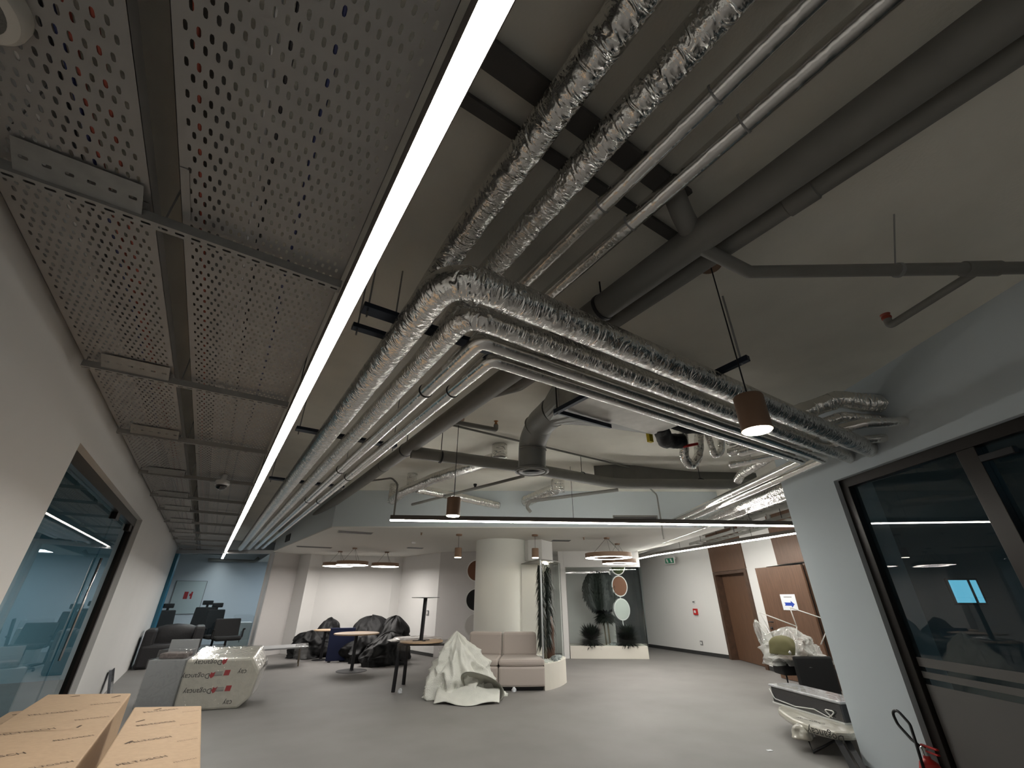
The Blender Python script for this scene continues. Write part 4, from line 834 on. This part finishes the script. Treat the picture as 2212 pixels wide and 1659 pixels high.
# woven sack
def sack():
    mb = MB(); nu, nv = 150, 70; c = V3(4.04,7.79,0); ax, ay = R*1.0, D*1.0
    for j in range(nv+1):
        t_ = j/nv
        for i in range(nu):
            a = 2*math.pi*i/nu; ca, sa = math.cos(a), math.sin(a)
            pr = (1-t_**1.35)**0.75*0.92+0.08*(1-t_)
            fold = 0.13*math.sin(5*a+0.8+1.4*t_)*(0.25+t_*0.75) + 0.07*math.sin(11*a+2.2*t_+1.0) + 0.14*noise.noise(Vector((ca*1.5,sa*1.5,t_*2+5))) + 0.05*noise.noise(Vector((ca*4,sa*4,t_*6)))
            w1 = noise.noise(Vector((ca*2.2+3,sa*2.2,t_*2.6))); w2 = noise.noise(Vector((ca*4.6,sa*4.6+7,t_*5)))
            fold += 0.26*(0.6-3.2*abs(w1)) + 0.13*(0.5-3*abs(w2))
            rx = 0.64*pr*(1+fold)*(1.0+0.12*ca); ry = 0.45*pr*(1+fold)
            belly = 0.10*math.sin(math.pi*min(1,t_*1.6))
            p = c + ax*((rx+belly*0.3)*ca - 0.10*t_) + ay*(ry*sa + 0.18*t_) + V3(0,0,0.93*t_ + 0.03*noise.noise(Vector((ca*3,sa*3,t_*4+9)))*t_)
            if p.z < 0.002: p.z = 0.002
            mb.v.append(p)
    for j in range(nv): mb.f += [(j*nu+i, j*nu+(i+1)%nu, (j+1)*nu+(i+1)%nu, (j+1)*nu+i) for i in range(nu)]
    mb.f += [tuple(reversed(range(nu))), tuple(range(nv*nu,(nv+1)*nu))]
    return mb
t = thing('woven_sack', 'large crumpled white woven sack slumped in front of the sofa', 'sack', (4.15,7.72,0))
put('bag', sack(), 'sack', t, smooth=True)
mo = MB(); nu = 40
for j, (k, d_) in enumerate(((1.0,0.0),(1.08,-0.02),(0.92,0.06),(0.5,0.16),(0.1,0.2))):
    for i in range(nu):
        a = 2*math.pi*i/nu; rr = k*(1+0.06*math.sin(3*a))
        mo.v.append(V3(4.20,7.25,0.17) + R*(0.33*rr*math.cos(a)) + V3(0,0,0.19*rr*math.sin(a) - 0.10*rr*math.cos(a)) + D*(d_+0.05*math.sin(2*a)-0.06*math.sin(a)))
for j in range(4): mo.f += [(j*nu+i, j*nu+(i+1)%nu, (j+1)*nu+(i+1)%nu, (j+1)*nu+i) for i in range(nu)]
put('mouth', mo, 'sackin', t, smooth=True)
fl = MB(); nx, ny = 26, 14
for j in range(ny+1):
    for i in range(nx+1):
        u, v = i/nx, j/ny; w_ = 0.035*math.sin(u*9+v*3)+0.03*noise.noise(Vector((u*5,v*4,2)))
        fl.v.append(V3(3.75,7.70,0)+R*(1.03*u-0.12) + D*(-0.42-0.1*math.sin(u*3.1)+0.42*v**1.2 + w_) + V3(0,0,0.012+max(0,0.16*v+w_*0.8)))
for j in range(ny): fl.f += [(j*(nx+1)+i, j*(nx+1)+i+1, (j+1)*(nx+1)+i+1, (j+1)*(nx+1)+i) for i in range(nx)]
fo = put('flap', fl, 'sack', t, smooth=True); fo.modifiers.new('s','SOLIDIFY').thickness = 0.004

# ================================================================== sofa round the column
def sofa_module(label, p, ang, w):
    t = thing('sofa_module', label, 'sofa', p, 'taupe sofa modules around the column')
    c, s = math.cos(ang), math.sin(ang); ex, ey = V3(c,s,0), V3(-s,c,0); o = Vector(p)
    def trap(wf, wb, d0, d1, z0, z1, bow=0.0, lean=0.0):
        pts = [o+ex*(wf*(k/6-1))*1.0+ey*(d0-bow*(1-(k/6-1)**2)) for k in range(13)] + [o+ex*wb+ey*d1, o-ex*wb+ey*d1]
        n_ = len(pts)
        return MB().add([p_+V3(0,0,z0) for p_ in pts]+[p_+V3(0,0,z1)+ey*lean for p_ in pts], [tuple(reversed(range(n_))), tuple(range(n_,2*n_))]+[(k,(k+1)%n_,n_+(k+1)%n_,n_+k) for k in range(n_)])
    h_ = w/2-0.004
    put('plinth', trap(h_-0.05, h_-0.14, 0.06, 0.78, 0, 0.06), 'blacksteel', t)
    put('base', trap(h_, h_-0.10, 0.0, 0.86, 0.06, 0.37, 0.03), 'taupe', t, bevel=0.035)
    put('seat_cushion', trap(h_, h_-0.09, 0.0, 0.80, 0.37, 0.48, 0.03), 'taupe', t, bevel=0.04)
    put('back_cushion', trap(h_-0.08, h_-0.11, 0.66, 0.86, 0.46, 0.86, 0.0, 0.06), 'taupe', t, bevel=0.045)
    return t
sa_ = math.atan2(-0.52, 0.854)
sofa_module('right taupe sofa seat next to the glass plant case', V3(5.16,7.50,0), sa_, 0.86)
_c1 = V3(5.16,7.50,0) - V3(math.cos(sa_),math.sin(sa_),0)*0.43; _a2 = sa_ - 0.225
sofa_module('left taupe sofa seat partly behind the white sack', _c1 - V3(math.cos(_a2),math.sin(_a2),0)*0.43, _a2, 0.86)

# glass plant case
pf = [(5.52,7.30),(5.66,7.32),(5.80,7.37),(5.99,7.45),(6.18,7.57),(6.38,7.72),(6.52,7.90),(6.58,8.06),(6.60,8.25)]
pb = [(6.25,8.95),(5.95,8.70)]
t = thing('plant_case', 'curved glass case on a cream base with tall plants, beside the sofa', 'planter', (6.1,8.0,0))
put('base', MB().prism(pf+pb, 0, 0.40), 'stone', t)
put('header', MB().prism([(6.17,8.66),(6.39,8.41),(6.95,8.72),(6.8,9.3),(6.2,9.2)], 2.26, SOF-0.002), 'wall', t)
put('roof', MB().prism([(5.55,7.40),(5.70,7.42),(5.99,7.53),(6.2,7.64),(6.4,7.8),(6.5,7.95),(6.5,8.3),(6.25,8.9),(5.98,8.68)], 2.17, 2.19), 'greypipe', t)
put('back_panel', MB().wall((5.98,8.66), (6.55,8.34), 0.4, 2.17, 0.03), 'column', t)
gm = MB()
pg = [(5.57,7.36)]+pf[1:]
for a, b in zip(pg, pg[1:]):
    gm.add([(a[0],a[1]+0.03,0.40),(b[0]-0.02,b[1]+0.02,0.40),(b[0]-0.02,b[1]+0.02,2.17),(a[0],a[1]+0.03,2.17)], [(0,1,2,3)])
put('curved_glass', gm, glass('curved_clear_glass', (0.92, 0.95, 0.94), 0.45), t, smooth=True)
put('edge_post', MB().box((5.545,7.36,0.4), (5.565,7.39,2.17)), 'alu', t)
for (x, y) in ((5.95,7.75), (6.15,7.95)): put('spotlight', MB().cyl((x,y,2.138), (x,y,2.15), 0.045, 18), 'pendlit', t)
pm = MB()
for k in range(420):
    i = random.random()*0.8+0.06; a_p = Vector(pf[int(i*8)]); b_p = Vector((5.95,8.5)); q = a_p.lerp(b_p, 0.08+random.random()*0.7); r_ = random.uniform(0.012,0.028)
    pm.add([(q.x-r_,q.y,0.405),(q.x,q.y-r_,0.405),(q.x+r_,q.y,0.405),(q.x,q.y+r_,0.405),(q.x,q.y,0.405+r_),(q.x,q.y,0.39)], [(0,1,4),(1,2,4),(2,3,4),(3,0,4),(1,0,5),(2,1,5),(3,2,5),(0,3,5)])
o = tag(put('white_gravel', pm, 'pebble', kind='stuff'), 'white gravel filling the base of the curved glass case', 'gravel')
for i, (x, y, s_) in enumerate(((6.05,7.62,0.09),(6.22,7.80,0.07),(5.95,7.50,0.05),(6.32,7.86,0.06))):
    tag(put('rock', lump((x,y,0.40), (s_,s_*0.7,s_*0.9), i*2.7, 14, 8, fold=0.1, folds=3, noise_amp=0.25), 'rock'), '%s grey rock on the gravel of the curved glass case' % ['largest','second largest','smallest','third largest'][i], 'rock', 'rocks in the glass case')
def blades(c, n, ln, wd, spread, droop, seed, up=0.6):
    rnd = random.Random(seed); mb = MB(); c = Vector(c)
    for k in range(n):
        a = rnd.uniform(0, 6.283); el = rnd.uniform(-0.5, 1.2)*up; l = ln*rnd.uniform(0.6,1.1); w_ = wd*rnd.uniform(0.7,1.2)
        d = V3(math.cos(a)*math.cos(el)*spread, math.sin(a)*math.cos(el)*spread, math.sin(el)); sd2 = V3(-math.sin(a), math.cos(a), 0)
        st = c + d*0.02; mid = st + d*l*0.5 + V3(0,0,-droop*l*0.15); en = st + d*l + V3(0,0,-droop*l)
        mb.add([st-sd2*w_*0.4, st+sd2*w_*0.4, mid+sd2*w_, mid-sd2*w_, en], [(0,1,2,3),(3,2,4)])
    return mb
t = thing('hanging_fern', 'tall dark feathery plant filling the curved glass case', 'plant', (6.1,7.9,0.4))
put('trunk', MB().tube([(5.88,7.72,0.38),(5.90,7.76,1.2),(5.86,7.80,2.05)], 0.03, 10), 'trunk', t, smooth=True)
fm = MB(); rnd = random.Random(3)
for (bx, by) in ((5.80,7.72),(5.98,7.74),(6.18,7.92),(5.72,7.62)):
    for k in range(520):
        z = rnd.uniform(0.70,2.10); a = rnd.uniform(0,6.28); l = rnd.uniform(0.12,0.26); q = V3(bx+rnd.uniform(-.03,.03), by+rnd.uniform(-.03,.03), z)
        e = q+V3(math.cos(a)*l*0.5, math.sin(a)*l*0.5, -l); sd2 = V3(-math.sin(a),math.cos(a),0)*0.013
        fm.add([q-sd2, q+sd2, e], [(0,1,2)])
put('foliage', fm, 'leaf', t)
put('pot', MB().lathe((6.10,7.86,0.39), [(0.09,0),(0.10,0.2),(0.085,0.35),(0.10,0.52),(0.06,0.75)], 22), 'pot', t, smooth=True)

# glazed plant bed
pa, pe = V3(8.75,10.37,0), V3(10.46,9.13,0); pd = (pe-pa).normalized(); pn = V3(-pd.y, pd.x, 0); pn = pn if pn.y > 0 else -pn
t = thing('plant_bed', 'long low cream planter behind clear glass with spiky plants', 'planter', pa)
put('base', MB().add([pa, pe, pe+pn*0.75, pa+pn*0.75] + [v+V3(0,0,0.295) for v in (pa, pe, pe+pn*0.75, pa+pn*0.75)], HF), 'stone', t, bevel=0.004)
put('glass_pane', MB().add([pa+pn*0.05+V3(0,0,0.295), pe+pn*0.05+pd*0.03+V3(0,0,0.295), pe+pn*0.05+pd*0.12+V3(0,0,2.28), pa+pn*0.05+V3(0,0,2.28)], [(0,1,2,3)]), 'gl_clear', t)
put('end_pane', MB().add([pe+pn*0.05+V3(0,0,0.295), pe+pn*0.7+V3(0,0,0.295), pe+pn*0.7+V3(0,0,2.28), pe+pn*0.05+pd*0.08+V3(0,0,2.28)], [(0,1,2,3)]), 'gl_clear', t)
put('header', MB().obox((pa+pe)/2+pn*0.06+V3(0,0,2.5), pd*1.12, pn*0.05, V3(0,0,0.22)), 'wall', t)
put('side_post', MB().obox(pa-pd*0.12+pn*0.08+V3(0,0,SOF/2), pd*0.10, pn*0.06, V3(0,0,SOF/2)), 'wall', t)
def at(s, d_, z=0): return pa + pd*s + pn*d_ + V3(0,0,z)
t = thing('dracaena', 'tall dark dracaena with two leafy heads in the plant bed', 'plant', at(1.12,0.3))
put('stem', MB().tube([at(1.15,0.3,0.28), at(1.12,0.3,0.95)], 0.022, 8), 'trunk', t, smooth=True); put('stem', MB().tube([at(1.05,0.33,0.28), at(1.02,0.33,0.9)], 0.018, 8), 'trunk', t, smooth=True)
put('foliage', blades(at(1.08,0.3,1.0), 900, 0.46, 0.026, 0.8, 0.25, 5), 'leaf', t)
t = thing('hanging_foliage', 'big dark mass of hanging foliage above the dracaena', 'plant', at(1.0,0.45,1.2))
hm = MB(); rnd = random.Random(9)
for k in range(6000):
    a = rnd.uniform(0,6.28); z = rnd.uniform(1.15,2.2); rr = 0.50*math.sqrt(rnd.random())*math.sqrt(max(0.05,1-((z-1.70)/0.56)**2)); l = rnd.uniform(0.07,0.16); q = at(1.0+rr*math.cos(a), 0.42+rr*0.45*math.sin(a), z); e = q+V3(math.cos(a*3)*0.06, math.sin(a*3)*0.06, -l)
    hm.add([q-pd*0.018, q+pd*0.018, e], [(0,1,2)])
put('foliage', hm, 'leaf', t)
for i, (s_, lab) in enumerate(((0.62,'low bushy dark plant at the left of the plant bed'), (1.62,'low bushy dark plant at the right of the plant bed'))):
    t = thing('bushy_plant', lab, 'plant', at(s_,0.3,0.3))
    put('foliage', blades(at(s_,0.26,0.42), 900, 0.46, 0.026, 0.85, 0.03, 20+i, 0.9), 'leaf', t)
for i, (s_, lab) in enumerate(((1.25,'round grey stone beneath the dracaena'),(1.42,'flat grey stone beneath the dracaena'))):
    tag(put('rock', lump(at(s_,0.28,0.295), (0.11,0.08,0.07), i*4.1, 14, 8, fold=0.1, folds=3, noise_amp=0.2), 'rock'), lab, 'rock')
def totem(label, base, rad, discs, nrm, cat='decor'):
    t = thing('disc_totem', label, cat, base); b = Vector(base); nrm = Vector(nrm).normalized()
    put('pole', MB().cyl(b, b+V3(0,0,2.4-b.z), 0.014, 10), 'white', t, smooth='auto')
    for (z, m) in discs:
        rm = put('rim', MB().lathe(b+V3(0,0,z)-nrm*0.03, [(rad*0.92,0.0),(rad,0.0),(rad,0.06),(rad*0.92,0.06)], 48, nrm), 'white', t, smooth='auto')
        put('face', MB().lathe(b+V3(0,0,z)-nrm*0.034, [(rad*0.9,0.0),(rad*0.91,0.004),(rad*0.91,0.064),(rad*0.9,0.068)], 48, nrm), m, rm, smooth='auto')
    return t
totem('white pole with moss, brown and pale discs in the plant bed', at(1.58,0.40,0.295), 0.285, ((2.07,'moss'),(1.49,'brownfelt'),(0.88,'paledisc')), (-0.15,-1,0))
totem('disc pole mostly hidden behind the round column', V3(5.90,10.64,0), 0.27, ((2.12,'brownfelt'),(1.43,'blackmesh'),(0.86,'wallgrey')), (-0.55,-0.85,0))
struct('trim_4', MB().cyl((6.72,8.9,0), (6.72,8.9,SOF), 0.06, 4), 'wall')

# ================================================================== things on the walls
wd_ = (V3(12.88,11.2,0)-P(13.42,DW)).normalized(); wn = V3(-wd_.y, wd_.x, 0); wn = wn if wn.x < 0 else -wn
def onwall(x, y, z): return V3(x,y,z)
def plate(name, label, cat, c, w_, h_, m, inner=None, im=None, dep=0.02):
    t = thing(name, label, cat, c); c = Vector(c)
    put('plate', MB().obox(c+wn*dep/2, wd_*w_/2, wn*dep/2, V3(0,0,h_/2)), m, t, bevel=0.004)
    if inner: put('insert', MB().obox(c+wn*(dep+0.002), wd_*inner[0]/2, wn*0.002, V3(0,0,inner[1]/2)), im, t)
    return t
def wallpt(y, z):
    k = (y-P(13.42,DW).y)/(11.2-P(13.42,DW).y); q = P(13.42,DW).lerp(V3(12.88,11.2,0), k); return V3(q.x,q.y,z)
plate('thermostat', 'small grey thermostat above the red call point', 'thermostat', wallpt(8.88,1.36), 0.11, 0.09, 'white', (0.08,0.04), 'inkgrey')
plate('fire_call_point', 'red fire call point on the white wall by the door', 'alarm', wallpt(8.86,1.10), 0.15, 0.16, 'red', (0.07,0.07), 'white', 0.05)
plate('wall_socket', 'grey socket low on the white wall by the door', 'socket', wallpt(8.86,0.30), 0.09, 0.11, 'inkgrey', (0.05,0.06), 'white')
q = V3(5.73,13.0,0.98)
t = thing('wall_socket', 'grey wall socket on the alcove side wall', 'socket', q)
put('plate', MB().box((5.695,13.15,1.0), (5.71,13.35,1.14)), 'inkgrey', t); put('insert', MB().box((5.69,13.19,1.03), (5.697,13.31,1.11)), 'wallgrey', t)
t = thing('exit_sign', 'green and white exit sign below the corridor strip', 'sign', wallpt(9.35,2.56)); c = wallpt(9.35,2.54)+wn*0.25
put('panel', MB().obox(c, wd_*0.22, wn*0.012, V3(0,0,0.10)), 'white', t)
put('green_field', MB().obox(c+wn*0.014, wd_*0.19, wn*0.002, V3(0,0,0.075)), 'green', t)
for (a, b) in ((0.10,0.0), (-0.08,0.0)):
    put('pictogram', MB().obox(c+wn*0.018+wd_*a, wd_*0.035, wn*0.001, V3(0,0,0.055)+wd_*0.02), 'white', t)
put('bracket', MB().obox(c-wn*0.13+V3(0,0,0.08), wd_*0.02, wn*0.12, V3(0,0,0.01)), 'white', t)
# paper with the blue arrow on the open door leaf
t = thing('paper_sign', 'white paper with a blue arrow taped to the wooden door', 'sign', ha.lerp(hb,0.5)+V3(0,0,1.35))
ld = (ha-hb).normalized(); c = ha.lerp(hb,0.42)+nn*0.052+V3(0,0,1.40)
put('sheet', MB().obox(c, ld*0.20, nn*0.0015, V3(0,0,0.145)), 'paper', t)
aw = [(-0.13,-0.03),(0.05,-0.03),(0.05,-0.065),(0.14,0.0),(0.05,0.065),(0.05,0.03),(-0.13,0.03),(-0.105,0.0)]
put('arrow', MB().add([c+nn*0.003+ld*a+V3(0,0,b-0.035) for a, b in aw], [tuple(range(8))]), 'blue', t)
for k in range(6): put('heading_line', MB().obox(c+nn*0.003+ld*(-0.09+k*0.036)+V3(0,0,0.095), ld*0.014, nn*0.0005, V3(0,0,0.008)), 'inkgrey', t)

# ================================================================== right-hand pile by the wall end
t = thing('low_table', 'low table in printed foam on black bent legs beside the right wall', 'table', (6.3,3.2,0))
ctr = V3(6.62,3.02,0); lx = V3(-0.35,0.94,0).normalized(); ly = V3(lx.y,-lx.x,0)
tp = [V3(*q,0) for q in ((6.56,3.70),(6.40,3.62),(6.24,3.48),(6.06,3.30),(5.94,3.12),(5.88,2.93),(5.87,2.76),(5.98,2.66),(6.2,2.62),(6.55,2.6),(6.95,2.8),(7.12,3.15),(7.0,3.55),(6.78,3.72))]
put('foam_top', MB().prism(tp, 0.165, 0.24), 'foam', t, bevel=0.03)
put('foam_corner', lump((5.98,3.16,0.10), (0.10,0.10,0.13), 3.0, 20, 10, fold=0.1, folds=4, noise_amp=0.2), 'foam', t, smooth=True)
e1 = (tp[6]-tp[4]).normalized(); e2 = (tp[4]-tp[2]).normalized()
text('printed_name', 'Dogancay', 0.10, 'inkblack', t, (5.862,2.86,0.20), -e1, V3(0,0,-1))
text('printed_name', 'Dogancay', 0.085, 'inkblack', t, (6.13,3.12,0.2415), -e1, V3(e1.y,-e1.x,0))
put('leg', MB().tube([(5.96,3.12,0.17),(5.89,3.05,0.012),(6.12,2.80,0.17)], 0.013, 10), 'blacksteel', t, smooth=True)
for (a, b) in ((V3(5.88,2.76,0.17), V3(5.62,2.56,0.0)), (V3(5.99,2.73,0.17), V3(5.69,2.50,0.0))):
    put('leg', MB().obox((a+b)/2, (a-b)/2, V3(0.02,-0.02,0), V3(0.008,0.008,0)), 'blacksteel', t)
put('leg', MB().cyl((6.9,3.4,0.0), (6.85,3.35,0.17), 0.013, 8), 'blacksteel', t)
t = thing('film_wrapped_case', 'long black case with a pale lid, tied in film and cord', 'case', (6.4,3.2,0.3))
b0, b1 = V3(6.70,3.82,0.247), V3(6.31,2.91,0.247); bd = (b1-b0).normalized(); bw = V3(-bd.y,bd.x,0); bw = bw if bw.x > 0 else -bw; L_ = (b1-b0).length+0.1
def cs(s, d_, z): return b0+bd*s+bw*d_+V3(0,0,z)
put('body', MB().add([cs(0,0,0),cs(L_,0,0),cs(L_,0.34,0),cs(0,0.34,0),cs(0,0,0.175),cs(L_,0,0.175),cs(L_,0.34,0.175),cs(0,0.34,0.175)], HF), mat('black_case', (0.03,0.03,0.034), 0.25, coat=0.7, bump=0.25, bscale=12), t, bevel=0.012)
put('lid', MB().add([cs(-0.02,-0.015,0.175),cs(L_+0.02,-0.015,0.175),cs(L_+0.02,0.355,0.175),cs(-0.02,0.355,0.175),cs(-0.02,-0.015,0.205),cs(L_+0.02,-0.015,0.205),cs(L_+0.02,0.355,0.205),cs(-0.02,0.355,0.205)], HF), mat('film_lid', (0.50,0.51,0.54), 0.2, coat=1.0, var=0.2, vscale=10, bump=0.8, bscale=18), t, bevel=0.014)
put('cord', MB().tube([cs(-0.01,-0.012,0.15),cs(0.05,-0.012,0.05),cs(0.4,-0.014,0.03),cs(0.7,-0.014,0.06),cs(0.9,-0.014,0.02),cs(1.02,-0.02,0.1),cs(0.85,-0.02,0.09),cs(0.95,-0.02,0.03)], 0.006, 7, fil=0.05), 'white', t, smooth=True)
put('pale_edge', MB().add([cs(-0.01,-0.01,-0.006),cs(L_,-0.01,-0.006),cs(L_,0.35,-0.006),cs(-0.01,0.35,-0.006),cs(-0.01,-0.01,0.01),cs(L_,-0.01,0.01),cs(L_,0.35,0.01),cs(-0.01,0.35,0.01)], HF), 'white', t)
cb = V3(8.55,4.15,0)
t = thing('black_chair', 'black upholstered chair carrying the upturned wire chair', 'chair', cb)
put('seat', MB().obox(cb+V3(0.15,0.1,0.42), R*0.30, D*0.28, V3(0,0,0.05)), 'blackmesh', t, bevel=0.03)
put('backrest', MB().obox(cb+V3(-0.16,-0.16,0.37), R*0.31, D*0.03, V3(0,0,0.28)), 'blackmesh', t, bevel=0.05)
put('armrest', MB().obox(cb+V3(-0.18,0.28,0.46), R*0.14, D*0.16, V3(0,0,0.10)), 'blackmesh', t, bevel=0.03)
for (a, b) in ((-0.24,-0.2),(0.24,-0.2),(-0.24,0.3),(0.24,0.3)): put('leg', MB().cyl(cb+R*a+D*b+V3(0,0,0), cb+R*a+D*b+V3(0,0,0.4), 0.014, 8), 'blacksteel', t, smooth=True)
t = thing('wrapped_wire_chair', 'upturned chair with white wire legs and an olive seat in clear plastic', 'chair', cb+V3(0.0,0.3,0.55))
wc = V3(8.62,4.38,0)
put('seat', lump(wc+V3(-0.33,-0.04,0.66), (0.2,0.2,0.26), 2.2, fold=0.02, noise_amp=0.05, sharp=3), 'olive', t, smooth=True)
put('plastic_cover', lump(wc+V3(0.0,0.0,0.5), (0.46,0.36,0.52), 6.1, 90, 50, fold=0.08, folds=11, noise_amp=0.22, sharp=2.0, crease=0.16), glass('crinkled_plastic', (0.85,0.85,0.83), 1.0, 0.1, 0.30, (0.85,0.85,0.83), 0.8, 9.0), t, smooth=True)
put('plastic_tail', lump(wc+V3(-0.14,0.26,0.60), (0.20,0.10,0.52), 1.1, 60, 30, fold=0.15, folds=7, noise_amp=0.25, sharp=1.2, lean=(-0.08,0.14), crease=0.14), glass('thin_plastic', (0.9,0.9,0.89), 1.0, 0.1, 0.22, (0.85,0.85,0.83)), t, smooth=True)
def rodpt(d_, px_): return px_
lg = [V3(8.27,4.60,1.255), V3(8.55,4.17,1.05), V3(8.55,4.20,1.335), V3(8.78,3.72,1.14)]
for a, b in ((lg[0], V3(8.36,4.50,0.86)), (lg[0], lg[1]), (lg[2], lg[1]), (lg[2], lg[3]), (lg[1], V3(8.50,4.24,0.75)), (lg[3], V3(8.66,3.92,0.80))):
    put('wire_leg', MB().cyl(a, b, 0.009, 8), 'ivory', t, smooth=True)
# fire extinguisher
ep = P(3.72+0.62, RW-0.20, 0)
t = thing('fire_extinguisher', 'red fire extinguisher with a black hose on the floor by the right wall', 'extinguisher', ep)
put('cylinder', MB().lathe(ep, [(0.07,0),(0.076,0.01),(0.076,0.27),(0.06,0.32),(0.025,0.345),(0.022,0.37)], 28), 'red', t, smooth='auto')
put('valve', MB().lathe(ep+V3(0,0,0.365), [(0.024,0),(0.024,0.05),(0.016,0.06)], 16), 'steelpost', t, smooth='auto')
put('lever', MB().obox(ep+V3(0,0,0.43)-D*0.06, D*0.075, R*0.011, V3(0,0,0.006)-D*0.0).obox(ep+V3(0,0,0.395)-D*0.06, D*0.07, R*0.011, V3(0,0,0.005)), 'red', t, bevel=0.003)
hs = [ep+V3(0,0,0.40), ep+D*0.10+V3(0,0,0.44), ep+D*0.20+V3(0,0,0.52), ep+D*0.22+V3(0,0,0.60), ep+D*0.15+V3(0,0,0.63), ep+D*0.06+V3(0,0,0.55), ep+D*0.0-R*0.05+V3(0,0,0.42), ep-D*0.03-R*0.085+V3(0,0,0.2)]
put('hose', MB().tube(hs, 0.011, 10, fil=0.06), 'blacksteel', t, smooth=True)

# ================================================================== behind the glass
t = thing('dark_cabinet', 'dark cabinet in the room behind the left glass', 'cabinet', (-3.2,9.2,0))
put('body', MB().box((-3.9,8.2,0.1), (-2.6,10.2,1.0)), 'blackmesh', t, bevel=0.02); put('plinth', MB().box((-3.8,8.3,0), (-2.7,10.1,0.1)), 'blacksteel', t)
t = thing('dark_armchair', 'dark armchair in the unlit room behind the right window', 'armchair', P(2.6,5.7,0))
put('seat', MB().obox(P(2.6,5.7,0.25), D*0.4, R*0.4, V3(0,0,0.25)), 'blackmesh', t, bevel=0.05); put('backrest', MB().obox(P(2.6,6.05,0.65), D*0.4, R*0.1, V3(0,0,0.4)), 'blackmesh', t, bevel=0.05)
for s_ in (-1,1): put('armrest', MB().obox(P(2.6+s_*0.42,5.7,0.4), D*0.08, R*0.4, V3(0,0,0.28)), 'blackmesh', t, bevel=0.04)
wf = struct('window_4', MB().obox(P(4.842,4.72,1.55), R*0.17, D*0.006, V3(0,0,0.125)), 'frame')
put('pane', MB().obox(P(4.833,4.675,1.55), R*0.095, D*0.003, V3(0,0,0.105)), 'daylight', wf); put('pane', MB().obox(P(4.833,4.835,1.55), R*0.03, D*0.003, V3(0,0,0.105)), 'daylight', wf)
